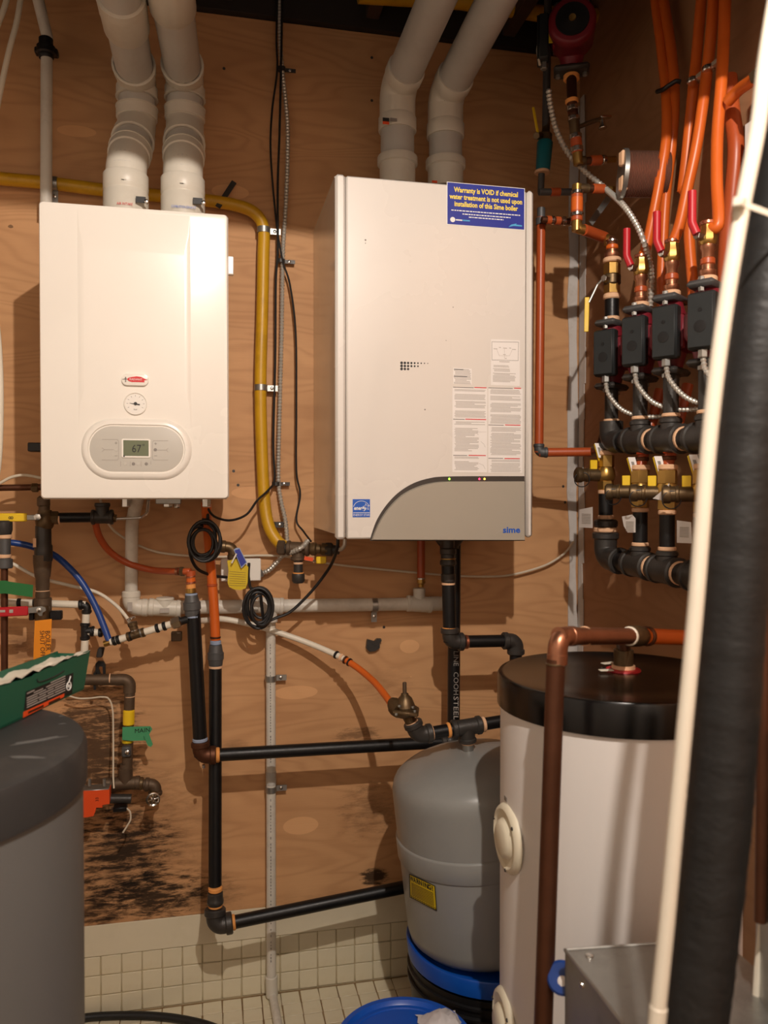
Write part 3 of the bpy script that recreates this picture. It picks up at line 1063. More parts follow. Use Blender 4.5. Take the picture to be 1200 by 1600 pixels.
text('ENERGY STAR', 0.0068, V((p.x + w_e * 0.5, yt2, q.z + h_e * 0.115)), X3, Z3, 'print_white', es, 'lettering', 'CENTER', 0.92)
# scuffs on the door are small raised chips
for px, py, s_ in ((571, 375, 0.0025), (571, 380, 0.0015), (708, 480, 0.0016), (664, 640, 0.0022), (697, 532, 0.0012)):
    c_ = h(px, py)
    part('scuff', M().lathe(V((c_.x, yg + 0.0002, c_.z)), (0, -1, 0), [(0, s_), (0.0004, s_ * 0.8), (0.0005, 0)], 7), 'print_grey', door)
# white flue hood corner on top
p = W(690, 278, 0.24)
part('flue_hood', M().prism([V((W(672, 285, .24).x, -0.30, v1 - 0.002)), V((W(690, 285, .24).x, -0.30, v1 + 0.026)), V((W(735, 285, .24).x, -0.30, v1 - 0.002))], V((0, 0.14, 0))), 'enamel_b', b2)
c_ = W(702, 846, 0.16)
part('outlet_cone', M().lathe(V((c_.x, c_.y, v0 + 0.02)), (0, 0, -1), [(0, 0.05), (0.03, 0.046), (0.055, 0.026), (0.06, 0.026)], 20), 'iron', b2)

# ================================================================== VENT PIPES (four, in two pairs)
def vent(label, pts, top, marks, seq):
    """3 inch plastic vent: collar, pipes, elbows with sockets at every bend, couplings"""
    P_ = [W(*p) for p in pts]
    t = thing('vent_pipe', label, 'pipe', P_[0], 'plastic boiler vents')
    r, rs, n = 0.0445, 0.0515, 28
    # straight pipes between bends
    for a, b in zip(P_, P_[1:]):
        part('pipe', M().cyl(a, b, r, n), 'pvc_grey', t)
    for i in range(1, len(P_) - 1):
        u, v = unit(P_[i], P_[i - 1]), unit(P_[i], P_[i + 1])
        la = min(0.085, (P_[i] - P_[i - 1]).length * 0.40)
        lb = min(0.085, (P_[i] - P_[i + 1]).length * 0.40)
        m = M()
        m.tube([P_[i] + u * la, P_[i], P_[i] + v * lb], 0.047, n, bend=0.09, seg=8)
        el = part('elbow', m, 'pvc', t)
        for d_, l_ in ((u, la), (v, lb)):
            s_ = M()
            e = P_[i] + d_ * l_
            s_.lathe(e - d_ * 0.030, d_, [(0, 0.0475), (0.002, rs - .001), (0.026, rs - .001), (0.0265, rs + .0005), (0.0295, rs + .0005), (0.030, rs - 0.0015), (0.030, r)], n)
            part('socket', s_, 'pvc', el)
    return t, P_

t, P_ = vent('plastic vent above the boiler with grey control panel, left of its pair', [(197, 345, .25), (197, 262, .25), (214, 196, .13), (214, 128, .13), (182, -40, .56)], None, None, 'L')
part('collar', M().lathe(P_[0], (0, 0, 1), [(0, 0.052), (0.062, 0.052), (0.064, 0.0505), (0.067, 0.0505), (0.069, 0.052), (0.105, 0.052), (0.108, 0.050), (0.108, 0.044)], 28), 'pvc', t)
c_ = P_[0] + V((0.014, -0.0505, 0.052))
part('clamp_tag', M().obox(W(220, 312, .302), X3, Y3, Z3, 0.011, 0.001, 0.007), 'print_black', t)
part('clamp_screw', M().lathe(W(229, 316, .302), (0, -1, 0), [(0, .005), (.008, .005), (.009, .003), (.0091, 0)], 10), 'chrome', t)
text('AIR INTAKE', 0.0085, W(195, 318.5, .3035), X3, Z3, 'print_red', t, 'lettering', 'CENTER', 0.8)
VC1 = (t, P_)
part('scribble', M().obox(W(221, 200, .181), X3, Y3, Z3, 0.003, 0.0006, 0.006), 'print_blue', t)

t, P_ = vent('plastic vent above the boiler with grey control panel, right of its pair', [(286, 350, .25), (286, 268, .25), (289, 198, .13), (289, 128, .13), (262, -40, .56)], None, None, 'L')
part('collar', M().lathe(P_[0], (0, 0, 1), [(0, 0.052), (0.062, 0.052), (0.064, 0.0505), (0.067, 0.0505), (0.069, 0.052), (0.105, 0.052), (0.108, 0.050), (0.108, 0.044)], 28), 'pvc', t)
part('clamp_tag', M().obox(W(309, 314, .302), X3, Y3, Z3, 0.011, 0.001, 0.007), 'print_black', t)
part('clamp_screw', M().lathe(W(318, 318, .302), (0, -1, 0), [(0, .005), (.008, .005), (.009, .003), (.0091, 0)], 10), 'chrome', t)
text('COMBUSTION EXHAUST', 0.0085, W(287, 323.5, .3035), X3, Z3, 'print_blue', t, 'lettering', 'CENTER', 0.6)
part('orange_label', M().obox(W(285, 226, .212), X3, (0, 1, .4), (0, -.4, 1), 0.019, 0.001, 0.0045), 'orange_box', t)
part('grey_label', M().obox(W(301, 229, .212), X3, (0, 1, .4), (0, -.4, 1), 0.005, 0.001, 0.0045), 'print_grey', t)

def vent_coupling(t, P_, py, px):
    d_ = unit(P_[-2], P_[-1])
    L_ = (P_[-1] - P_[-2]).length
    best = min(range(400), key=lambda k: abs((CAM - (P_[-2] + d_ * L_ * k / 400)).normalized().dot((CAM - Dp(px, py, 1)).normalized()) - 1))
    p = P_[-2] + d_ * L_ * best / 400
    part('coupling', M().lathe(p, d_, [(0, .044), (0, .0485), (.002, .0500), (.06, .0500), (.065, .051), (.12, .051), (.122, .044)], 28), 'pvc', t)
vent_coupling(t, P_, 10, 268)
vent_coupling(*VC1, 42, 196)
def vent_r(label, pts):
    P_ = [W(*p) for p in pts]
    t = thing('vent_pipe', label, 'pipe', P_[0], 'plastic boiler vents')
    r, n = 0.0445, 28
    part('pipe', M().cyl(P_[0], P_[1], r, n), 'pvc_grey', t)
    part('pipe', M().cyl(P_[1], P_[2], r, n), 'pvc_grey', t)
    part('collar', M().lathe(P_[0], (0, 0, 1), [(0, 0.0475), (0.055, 0.0475), (0.057, 0.0535), (0.075, 0.0535), (0.077, 0.0525), (0.077, 0.044)], n), 'pvc', t)
    u, v = Z3 * -1, unit(P_[1], P_[2])
    el = part('elbow', M().tube([P_[1] + u * 0.11, P_[1], P_[1] + v * 0.075], 0.0475, n, bend=0.12, seg=9), 'pvc', t)
    part('socket', M().lathe(P_[1] + u * 0.112, Z3, [(0, 0.044), (0, 0.0495), (0.002, 0.0505), (0.034, 0.0505), (0.038, 0.0475)], n), 'pvc', el)
    part('socket', M().lathe(P_[1] + v * 0.078, -v, [(0, 0.044), (0, 0.0485), (0.002, 0.0495), (0.03, 0.0495), (0.036, 0.0475)], n), 'pvc', el)
    return t, P_
t, P_ = vent_r('plastic vent leaning to the right above the boiler with blue sticker, left of the pair', [(621, 292, .17), (621, 140, .17), (708, -60, .56)])
part('warning_label', M().obox(W(603, 189, .221), X3, Y3, Z3, 0.0085, 0.0008, 0.008), 'print_black', t)
part('warning_label', M().obox(W(603, 192, .2215), X3, Y3, Z3, 0.0085, 0.0008, 0.0035), 'orange_box', t)
part('fine_print', M().obox(W(615, 187, .221), X3, Y3, Z3, 0.009, 0.0006, 0.004), 'print_grey', t)
ax = unit(P_[1], P_[2])
t, P_ = vent_r('plastic vent leaning to the right above the boiler with blue sticker, right of the pair', [(696, 296, .17), (696, 150, .17), (806, -60, .60)])
part('orange_label', M().obox(W(679, 284, .215), X3, Y3, Z3, 0.007, 0.0008, 0.003), 'orange_box', t)
# ================================================================== THE LAMP
lampt = thing('hanging_lamp', 'bare bulb on a cord hanging above the viewer', 'lamp', LAMP + V((0, 0, 0.02)))
part('socket', M().lathe(LAMP + V((0, 0, 0.06)), Z3, [(0, 0.012), (0.0, 0.017), (0.05, 0.018), (0.07, 0.006), (0.071, 0)], 16), 'black', lampt)
part('cord', M().tube([LAMP + V((0, 0, 0.12)), LAMP + V((0, 0, 0.26)), LAMP + V((0, 0.0, 0.45))], 0.004, 8), 'cable', lampt)
part('bulb', M().lathe(LAMP + V((0, 0, 0.075)), (0, 0, -1), [(0, 0.013), (0.012, 0.013), (0.022, 0.02), (0.035, 0.024), (0.045, 0.02), (0.051, 0.010), (0.0525, 0)], 18), 'bulb', lampt)

# ================================================================== YELLOW GAS LINE
gl = thing('gas_line', 'yellow jacketed gas line turning down the plywood between the boilers', 'pipe', W(412, 800, 0.0))
gpts = Ws((-40, 273, .03), (0, 279, .03), (85, 287, .03), (170, 298, .03), (250, 306, .03), (330, 314, .03), (380, 324, .035), (403, 338, .035), (412, 360, .035), (411.5, 400, .035),
          (410, 480, .035), (407, 600, .035), (409, 700, .035), (413, 780, .04), (420, 822, .05), (434, 846, .06), (448, 856, .07))
part('jacket', M().sweep(spline(gpts, 6), 0.0165, 16), 'yellow_jacket', gl)
for px, py, d, sd in ((85, 287, X3, Z3 * -1), (412, 360, Z3, X3), (407.5, 606, Z3, X3), (420, 820, Z3, X3)):
    strap(gl, W(px, py, .035), d, 0.0165, sd, 'galv' if py != 820 else 'iron')
st_ = M()
a, b = W(340, 324, .045), W(366, 284, .03)
st_.obox((a + b) / 2, unit(a, b), unit(a, b).cross(Y3), Y3, (b - a).length / 2, 0.007, 0.0012)
part('hanger_strip', st_, 'iron', gl)

gf = thing('gas_fitting', 'black iron gas tee with capped drip leg below the yellow gas line', 'fitting', W(466, 905, .08))
g0 = W(446, 857, .08)
ax = unit(W(446, 857, .08), W(525, 860, .12))
def ga(px, py=857):
    t = (px - 446) / 79.0
    return W(446, 856, .08).lerp(W(525, 859, .12), t)
part('flare_nut', M().hexnut(ga(434), ga(446), 0.021, 0.003), 'rust_pipe', gf)
part('nipple', M().cyl(ga(440), ga(530), 0.0125, 16), 'iron', gf)
tee(gf, ga(466), ax, (0, 0, -1), 0.0175, 0.030, 0.032, 'rust_pipe')
dl = ga(466)
part('drip_nipple', M().cyl(dl, dl + V((0, 0, -0.075)), 0.0125, 16), 'iron', gf)
band(gf, dl + V((0, 0, -0.04)), Z3, 0.0135, 0.006, 'dope')
part('drip_cap', M().lathe(dl + V((0, 0, -0.068)), (0, 0, -1), [(0, 0.0165), (0.004, 0.0175), (0.02, 0.0175), (0.026, 0.013), (0.027, 0)], 16), 'iron', gf)
band(gf, dl + V((0, 0, -0.067)), Z3, 0.0150, 0.004, 'dope_orange')
part('gas_cock', M().lathe(ga(484), ax, [(0, .014), (.006, .018), (.016, .018), (.02, .013), (.03, .013), (.034, .017), (.05, .017), (.054, .012)], 16), 'bronze', gf)
part('union', M().hexnut(ga(508), ga(520), 0.019, 0.003), 'iron', gf)
vh = part('valve_handle', M().obox(ga(499) + V((0.002, -0.022, -0.028)), X3, Y3, Z3, 0.0135, 0.004, 0.0095, 0.002), 'yellow', gf)
part('valve_tag', M().obox(ga(481) + V((0, -0.02, -0.026)), (1, 0, -.2), Y3, (.2, 0, 1), 0.012, 0.001, 0.005), 'orange_box', gf)
part('tube', M().sweep(spline([ga(526), W(533, 858, .14), W(538, 852, .15), W(539, 842, .15)], 6), 0.0055, 10), 'conduit', gf)

# ================================================================== FLEX CONDUIT AND CABLES BETWEEN THE BOILERS
fc = thing('flexible_conduit', 'ribbed metal conduit dropping from the ceiling beside the yellow gas line', 'conduit', W(449, 843, .06))
part('armour', flex(Ws((437, -30, .02), (438, 60, .02), (441, 110, .02), (449, 190, .02), (449, 260, .02), (446, 330, .02), (442, 400, .022), (440, 520, .02), (437, 640, .02),
                       (435, 745, .02), (439, 782, .025), (446, 814, .04), (449, 848, .06)), 0.0068), 'conduit', fc)
for px, py in ((440, 108), (439, 408), (431, 756)):
    strap(fc, W(px, py, .022), Z3, 0.009, X3, 'iron', 0.01)
single('black_cable', M().sweep(spline(Ws((434, -30, .03), (432, 60, .03), (433, 110, .03), (425, 175, .03), (423, 240, .03), (431, 340, .03), (441, 405, .032), (453, 445, .03), (462, 520, .03), (463, 640, .03),
                                         (463, 735, .03), (469, 772, .03), (463, 812, .035), (474, 830, .05), (486, 846, .09)), 8), 0.0028, 8), 'cable',
       'black cable running down right of the metal conduit to the gas fitting', 'cable')
single('black_cable', M().sweep(spline(Ws((441, -30, .035), (440, 60, .035), (439, 110, .035), (437, 200, .035), (434, 290, .035), (434, 390, .035), (431, 440, .035), (430, 560, .03), (427, 690, .03),
                                         (429, 748, .04), (420, 765, .06), (402, 782, .09), (385, 804, .12), (360, 813, .15), (337, 808, .18), (326, 796, .2), (323, 778, .2)), 8), 0.0032, 8), 'cable',
       'black cable leaving the metal conduit and looping under the left boiler', 'cable')
# two coils of spare lead
def coil(cp_, rx, rz, turns, wob, seed):
    rn = random.Random(seed)
    pts = []
    n = 26
    for i in range(turns * n + 1):
        a = 2 * math.pi * i / n
        k = i / n
        ph = rn.uniform(0, 6) if i % n == 0 else ph
        s = 1 + wob * math.sin(k * 2.4 + seed)
        pts.append(cp_ + V((rx * s * math.sin(a) + 0.004 * math.sin(k * 3), -0.006 * math.sin(k * 1.7) - 0.0025 * k, rz * s * math.cos(a) + 0.004 * math.cos(k * 2.2))))
    return pts
pc = W(318, 846, .17)
pts = spline(Ws((323, 775, .2), (324, 796, .19), (325, 812, .18)), 6) + coil(pc, 0.034, 0.043, 6, 0.24, 2) + spline(Ws((308, 830, .15), (297, 850, .14), (299, 872, .13), (310, 890, .12), (332, 899, .10), (354, 902, .07)), 6)
single('cable_coil', M().sweep(pts, 0.0042, 8), 'cable', 'coiled black cord hanging under the left boiler above the orange pipe', 'cable', group='coils of spare cord')
pc = W(405, 948, .12)
pts = spline(Ws((389, 880, .075), (388, 900, .09), (391, 918, .11)), 6) + coil(pc, 0.030, 0.044, 5, 0.26, 5) + spline(Ws((412, 974, .12), (430, 966, .12), (455, 955, .12), (485, 926, .13), (508, 897, .15), (520, 877, .18), (527, 855, .22), (528, 838, .22)), 6)
single('cable_coil', M().sweep(pts, 0.0042, 8), 'cable', 'coiled black cord hanging in front of the white drain pipe', 'cable', group='coils of spare cord')
single('white_cable', M().sweep(spline(Ws((155, 775, .06), (168, 815, .05), (190, 838, .03), (240, 861, .02), (300, 869, .02), (345, 870, .012), (400, 868, .012), (440, 869, .02), (480, 875, .02), (540, 884, .02), (620, 892, .02), (700, 899, .02),
                                         (760, 901, .02), (800, 898, .02), (850, 884, .02), (880, 866, .02), (897, 846, .02)), 8), 0.0033, 8), 'cable_white',
       'thin white cable sagging along the plywood below both boilers', 'cable')

# ================================================================== JUNCTION BOX, RELIEF STUB AND TAGS
jb = thing('junction_box', 'white junction box on the plywood behind the yellow tag', 'junction box', W(376, 910, 0))
a, b = W(346, 908, .045), W(407, 873, .045)
part('box', M().box((a.x, -0.04, a.z), (b.x, -0.001, b.z), 0.003), 'galv', jb)
part('cover', M().box((a.x - 0.001, -0.046, a.z - 0.001), (b.x + 0.001, -0.0405, b.z + 0.001), 0.002), 'enamel', jb)
part('whip', flex(Ws((408, 896, .025), (420, 891, .03), (432, 879, .04), (442, 868, .05), (458, 862, .10), (472, 855, .12), (481, 845, .10)), 0.0075), 'conduit', jb)
part('connector', M().hexnut(W(405, 897, .025), W(411, 895, .025), 0.0115, 0.002), 'galv', jb)
rv = thing('relief_valve', 'bronze relief elbow left of the junction box, hung with yellow and blue tags', 'valve', W(366, 870, .12))
a, p, b = W(334, 853, .13), W(364, 855, .13), W(366, 885, .13)
pipe(rv, a, p, 0.0105, 'rust_pipe')
elbow(rv, a, p, b, 0.014, 0.03, 'bronze')
part('outlet', M().cyl(W(365, 868, .13), W(366, 886, .13), 0.012, 14), 'bronze', rv)
yt_ = [(355, 876), (357, 892), (355.5, 910), (358, 917), (366, 921), (376, 922), (384, 919), (387, 910), (387.5, 895), (388, 886), (380, 876), (370, 873)]
tg = part('yellow_tag', M().prism([W(x_, y_, .165) for x_, y_ in yt_], V((0, -0.0012, 0))), 'yellow_tag', rv)
gr = M()
for k in range(7):
    a = W(358.5, 893 + k * 3.6, .1665); b = W(384, 895 + k * 3.4, .1665)
    gr.obox((a + b) / 2, unit(a, b), Y3, Z3, (b - a).length / 2, 0.0002, 0.0004)
o = part('tag_print', gr, 'rust_pipe', rv); o['kind'] = 'stuff'
part('blue_tag', M().prism([W(x_, y_, .175) for x_, y_ in ((365, 859), (369, 856), (374.5, 856), (386, 879), (377, 888))], V((0, -0.0012, 0))), 'dope_blue', rv)
part('tag_label', M().prism([W(x_, y_, .1765) for x_, y_ in ((366.5, 860), (374, 857.5), (384.5, 878.5), (377, 885.5))], V((0, -0.0006, 0))), 'sticker_blue', rv)
part('tag_tie', M().cyl(W(369.5, 865, .18), W(362, 880, .18), 0.0022, 8), 'pex_white', rv)

# ================================================================== WHITE DRAIN
def prints(par, a, b, r, n, seed, material='print_grey', h_=0.0016):
    """maker's marks printed along a pipe, too small to read"""
    rn = random.Random(seed)
    a, b = V(a), V(b)
    d = unit(a, b)
    nn = (CAM - (a + b) / 2)
    nn = (nn - d * nn.dot(d)).normalized()
    s = d.cross(nn)
    m = M()
    L_ = (b - a).length
    for i in range(n):
        if rn.random() < 0.22:
            continue
        t = L_ * (i + 0.5) / n
        m.obox(a + d * t + nn * (r + 0.0002) + s * 0.001, d, s, nn, L_ / n * rn.uniform(0.2, 0.38), h_ * rn.uniform(0.6, 1), 0.0003)
    o = part('pipe_print', m, material, par)
    o['kind'] = 'stuff'
    return o
dr = thing('drain_pipe', 'white plastic drain running under both boilers and down to the floor', 'pipe', W(424, 1560, .025))
DO = .04
n0, n1 = W(216, 772, .20), W(206, 818, .07)
part('pipe', M().tube([n0, n1, W(205, 945, DO)], 0.0165, 16, bend=0.06, seg=6), 'pvc_old', dr)
c_ = W(205, 949, DO)
ex = unit(c_, W(240, 951, DO))
elbow(dr, W(205, 900, DO), c_, W(260, 950, DO), 0.0225, 0.042, 'pvc', lip=1.06)
pipe(dr, W(215, 950, DO), W(700, 943, DO), 0.0185, 'pvc_old')
tee(dr, W(258, 950, DO), ex, Z3, 0.0225, 0.042, 0.028, 'pvc', lip=1.07)
tee(dr, W(423, 946, DO), ex, Z3 * -1, 0.022, 0.034, 0.045, 'pvc_old', lip=1.06, rb=0.018)
tee(dr, W(655, 944, DO), ex, Z3, 0.0225, 0.036, 0.045, 'pvc_old', lip=1.04, rb=0.017)
part('end_cap', M().cyl(W(672, 943.5, DO), W(692, 943, DO), 0.021, 16, 0.002), 'pvc_old', dr)
strap(dr, W(585, 945.5, DO), X3, 0.0185, Z3 * -1)
vt, vb = W(423, 962, .025), W(424, 1541, .025)
pipe(dr, vt, vb, 0.0135, 'pvc_old')
part('coupling', M().cyl(W(423.5, 1205, .025), W(423.5, 1226, .025), 0.0145, 16, 0.001), 'pvc_grey', dr)
strap(dr, W(423, 1060, .025), Z3, 0.0140, X3)
strap(dr, W(423.5, 1233, .025), Z3, 0.0140, X3)
prints(dr, W(423, 1000, .025), W(423.5, 1190, .025), 0.0135, 44, 1)
prints(dr, W(423.5, 1245, .025), W(424, 1500, .025), 0.0135, 52, 2)
part('floor_coupling', M().cyl(W(424, 1525, .025), W(425, 1556, .025), 0.0168, 16, 0.0015), 'pvc', dr)
part('floor_hose', M().tube([W(425, 1550, .025), V((W(425, 1560, .025).x + 0.002, -0.032, FZ + 0.012)), V((W(430, 1600, .1).x + 0.004, -0.2, FZ + 0.012))], 0.0115, 14, bend=0.02), 'pvc_old', dr)
# flat text marks on the white fittings
for px, py, wd, hg in ((203, 948, .006, .012), (257, 954, .012, .006)):
    p = W(px, py, DO + .0245)
    part('fitting_mark', M().obox(p, X3, Y3, Z3, wd, 0.0006, hg), 'print_pale', dr)

# ================================================================== CONDENSATE LINE (orange, under right boiler)
cn = thing('condensate_pipe', 'short orange pipe dropping from the right boiler into the white drain tee', 'pipe', W(658, 918, .06))
part('tube', M().tube([W(658, 836, .06), W(658, 905, .06)], 0.0115, 14), 'pex_red', cn)
part('cap', M().lathe(W(658, 905, .06), (0, 0, -1), [(0, .0125), (.01, .0125), (.014, .0085), (.022, .008), (.024, 0)], 14), 'brass', cn)
band(cn, W(658, 904, .06), Z3, 0.0135, 0.006, 'chrome')

# ================================================================== BLACK PIPE RUN A  (left, turning right behind the grey tank)
def run(name, label, loc):
    return thing(name, label, 'pipe', loc)
IR = 0.0167
pa = run('black_pipe', 'black iron pipe ending left in a rusty elbow, running behind the grey tank', W(318, 1182, .155))
OA = .155
A1, A2, A3 = W(302, 955, OA), W(314, 1181, OA), W(716, 1158, OA)
for i, (y0_, y1_, mt, rr) in enumerate(((892, 900, 'pex_red', .0125), (900, 902, 'copper_bright', .0135), (902, 909, 'pex_orange', .0115), (909, 912, 'copper_bright', .0135), (912, 919, 'dope_orange', .012), (919, 926, 'brass', .0135))):
    part('crimp_ring' if rr > .013 else 'tube', M().cyl(W(298, y0_, OA), W(298.5, y1_, OA), rr, 14), mt, pa)
band(pa, W(299, 929, OA), Z3, 0.0155, 0.007, 'dope_blue')
part('union', M().lathe(W(301, 963, OA), unit(W(301, 963, OA), W(299, 930, OA)), [(0, .018), (.008, .0195), (.016, .0195), (.018, .022), (.036, .022), (.038, .019), (.052, .016), (.055, .0155)], 18), 'iron_grey', pa)
band(pa, W(301.5, 963, OA), Z3, 0.0185, 0.006, 'dope_blue')
pipe(pa, A1, A2, IR + 0.001, 'iron_pipe')
band(pa, A2 + unit(A2, A1) * .042, A1 - A2, 0.0192, 0.010, 'dope_blue')
elbow(pa, A1, A2, A3, 0.0205, 0.036, 'copper_dull')
pipe(pa, A2, A3, IR, 'iron_pipe')
band(pa, A2 + unit(A2, A3) * .042, A3 - A2, 0.0192, 0.010, 'dope_orange')
part('drip', M().lathe(W(318, 1195, OA + .02), (0, 0, -1), [(0, .004), (.008, .004), (.009, 0)], 8), 'chrome', pa)
A4 = V((W(706, 1158, .14).x, -OA - .0, A3.z))
A5 = W(706, 840, .13)
elbow(pa, A2, A4, V((A4.x, A4.y, A4.z + 1)), 0.0205, 0.036, 'iron')
pipe(pa, A4, V((A5.x, A4.y, A5.z)), IR + .0005, 'iron_pipe')
# lettering up the riser
lp = W(706, 1078, OA + IR + .0012)
nn = V((CAM.x - lp.x, CAM.y - lp.y, 0)).normalized()
sd = Z3.cross(nn)
rise = A4.lerp(V((A5.x, A4.y, A5.z)), 0.0)
def on_riser(py):
    z = W(706, py, OA).z
    return V((A4.x, A4.y, z)) + nn * (IR + 0.0008) + sd * -0.0
text('STEEL', 0.019, on_riser(1104) + sd * .006 - nn * .001, V((0, 0, -1)), sd, 'print_pale', pa, 'lettering', 'CENTER', 1.35)
text('LINE', 0.019, on_riser(1027) + sd * .006 - nn * .001, V((0, 0, -1)), sd, 'print_grey', pa, 'lettering', 'CENTER', 1.1)
text('COOH', 0.019, on_riser(1066) + sd * .006 - nn * .001, V((0, 0, -1)), sd, 'print_grey', pa, 'lettering', 'CENTER', 1.1)

# ================================================================== BLACK PIPE RUN B (second, lower)
pb = run('black_pipe', 'lower black iron pipe with orange upper hose, turning right near the tiled base', W(337, 1447, .10))
OB = .10
part('tube', M().sweep(spline(Ws((322, 786, .2), (325, 830, .13), (329, 880, .105), (331, 905, OB), (334, 945, OB), (337, 1000, OB)), 8), 0.0128, 16), 'pex_orange', pb)
band(pb, W(331.5, 914, OB), Z3, 0.014, 0.008, 'pex_red')
band(pb, W(336.5, 996, OB), Z3, 0.014, 0.006, 'copper_dull')
band(pb, W(337, 1004, OB), Z3, 0.0145, 0.012, 'dope_blue')
part('union', M().lathe(W(337, 1040, OB), Z3, [(0, .0175), (.01, .019), (.016, .0195), (.017, .0215), (.034, .0215), (.036, .019), (.052, .0165), (.055, .016)], 18), 'iron_grey', pb)
band(pb, W(337, 1042, OB), Z3, 0.0178, 0.008, 'dope')
OC = .185
B_1, B_2, B_3 = W(336.5, 1042, OB), W(336, 1447, OC), W(700, 1372, OC - .02)
pipe(pb, B_1, B_1.lerp(B_2, .93), IR, 'iron_pipe')
OB = .18
band(pb, W(336.5, 1389, OB), Z3, 0.018, 0.012, 'dope_orange')
part('coupling', M().lathe(W(336.5, 1413, OB), Z3, [(0, .0185), (.003, .021), (.012, .021), (.014, .0195), (.03, .0195), (.032, .017)], 18), 'iron', pb)
band(pb, W(336.5, 1415, OB), Z3, 0.018, 0.005, 'dope_orange')
elbow(pb, B_1, B_2, B_3, 0.0225, 0.042, 'iron', lip=1.2)
pipe(pb, B_2, B_3, IR, 'iron_pipe')
band(pb, B_2 + unit(B_2, B_3) * .047, B_3 - B_2, 0.0192, 0.008, 'dope_orange')

# ================================================================== LEFT CLUSTER: VALVES, WATER SERVICE, PEX
# white riser at far left top
wr_ = thing('white_riser', 'white plastic pipe rising left of the vents with black rubber coupling', 'pipe', W(72, 315, .06))
part('pipe', M().cyl(W(72, 330, .06), W(73, 85, .06), 0.0145, 16), 'pvc_old', wr_)
part('pipe', M().tube([W(73, 85, .06), W(74, 58, .06), W(50, -40, .10)], 0.0140, 16, bend=0.02), 'pvc_old', wr_)
part('rubber_coupling', M().lathe(W(72, 92, .06), Z3, [(0, .0165), (.004, .019), (.01, .019), (.014, .023), (.03, .023), (.034, .0175), (.05, .0175), (.052, .0155)], 16), 'black', wr_)
part('hanger', M().obox(W(73, 82, .05), X3, Y3, Z3, 0.028, 0.012, 0.008, 0.003), 'black', wr_)
single('white_hose', M().sweep(spline(Ws((36, -30, .2), (27, 30, .2), (14, 80, .2), (1, 140, .2), (-15, 220, .2)), 6), 0.0065, 10), 'pex_white', 'thin white hose slanting across the top left corner, nearer the vents', 'hose')
single('white_hose', M().sweep(spline(Ws((20, -40, .22), (8, 8, .22), (-4, 40, .22), (-30, 110, .22)), 6), 0.0065, 10), 'pex_white', 'thin white hose cut off by the very top left corner', 'hose')
single('white_hose', M().sweep(spline(Ws((-22, 420, .3), (-8, 500, .3), (-2, 570, .3), (-1, 650, .3), (-5, 730, .3), (-20, 800, .3)), 6), 0.009, 12), 'pex_white', 'white hose bowing into view at the left edge beside the left boiler', 'hose')

cpz = thing('supply_pipe', 'dark copper pipe crossing behind the left boiler near its lower corner', 'pipe', W(30, 762, .10))
pipe(cpz, W(-40, 763, .10), W(70, 761, .10), 0.008, 'copper_dull')
part('nut', M().hexnut(W(49, 762, .10), W(60, 762, .10), 0.0115, 0.002), 'bronze', cpz)
single('white_cable', M().sweep(spline(Ws((-15, 764, .12), (5, 752, .12), (20, 745, .12), (40, 742.5, .12), (70, 748, .12)), 6), 0.0036, 8), 'cable_white', 'white cable arching over the dark pipe left of the boiler', 'cable')

sv = thing('shutoff_assembly', 'black iron shutoff with long yellow lever numbered 8 at the left edge', 'valve', W(68, 960, .12))
LO = .13
pv = [W(69, y_, LO) for y_ in (776, 800, 826, 875, 900, 1000)]
pipe(sv, pv[0], W(69, 890, LO), 0.0135, 'rust_pipe')
band(sv, W(68, 784, LO), Z3, 0.0155, 0.03, 'rust_pipe', 'coupling')
ct = W(70, 809, LO)
part('valve_body', M().lathe(W(70, 826, LO), Z3, [(0, .0175), (.006, .021), (.02, .023), (.034, .021), (.04, .0165), (.046, .0165)], 16), 'bronze', sv)
part('side_port', M().hexnut(W(80, 809, LO), W(92, 809, LO), 0.017, 0.002), 'bronze', sv)
pipe(sv, W(84, 809, LO), W(178, 808, LO), 0.0125, 'iron_pipe')
band(sv, W(93, 811, LO), X3, 0.0140, 0.004, 'dope')
tee(sv, W(160, 808, LO), X3, Z3, 0.0165, 0.026, 0.035, 'iron')
part('tube', M().tube([W(176, 811, LO), W(222, 809, LO), W(230, 802, LO + .03), W(232, 782, LO + .05)], 0.0042, 10, bend=0.02), 'chrome', sv)
part('reducer', M().cyl(W(174, 809, LO), W(182, 810, LO), 0.010, 14, .001), 'bronze', sv)
hd_ = part('lever', M().obox(W(45, 808.5, LO + .035), (1, 0, 0), Y3, Z3, 0.026, 0.0018, 0.0065, 0.001), 'galv', sv)
part('lever_sleeve', M().obox(W(10, 808.5, LO + .035), (1, 0, 0), Y3, Z3, 0.047, 0.0035, 0.010, 0.002), 'yellow', hd_)
text('8', 0.016, W(17.5, 809, LO + .0395), Z3, -X3, 'print_black', hd_, 'lettering', 'CENTER')
part('stem_nut', M().lathe(W(58, 808, LO + .05), (0, 1, 0), [(0, .005), (.001, .0085), (.01, .0085), (.011, .006), (.03, .006)], 6), 'chrome', sv)
part('lower_union', M().lathe(W(68, 878, LO), Z3, [(0, .019), (.004, .0215), (.04, .0215), (.044, .019), (.09, .019)], 18), 'iron', sv)
part('check_tag', M().obox(W(54, 848, LO + .022), X3, Y3, Z3, 0.0035, 0.001, 0.011), 'dope', sv)
part('brass_riser', M().lathe(W(67, 966, LO), Z3, [(0, .021), (.05, .021), (.052, .0165), (.058, .0175), (.075, .0155), (.078, .0165), (.10, .0165), (.104, .0185), (.14, .022), (.158, .022)], 18), 'rust_pipe', sv)
for y_ in (901, 923):
    band(sv, W(66.5, y_, LO), Z3, 0.0172, 0.002, 'dope')

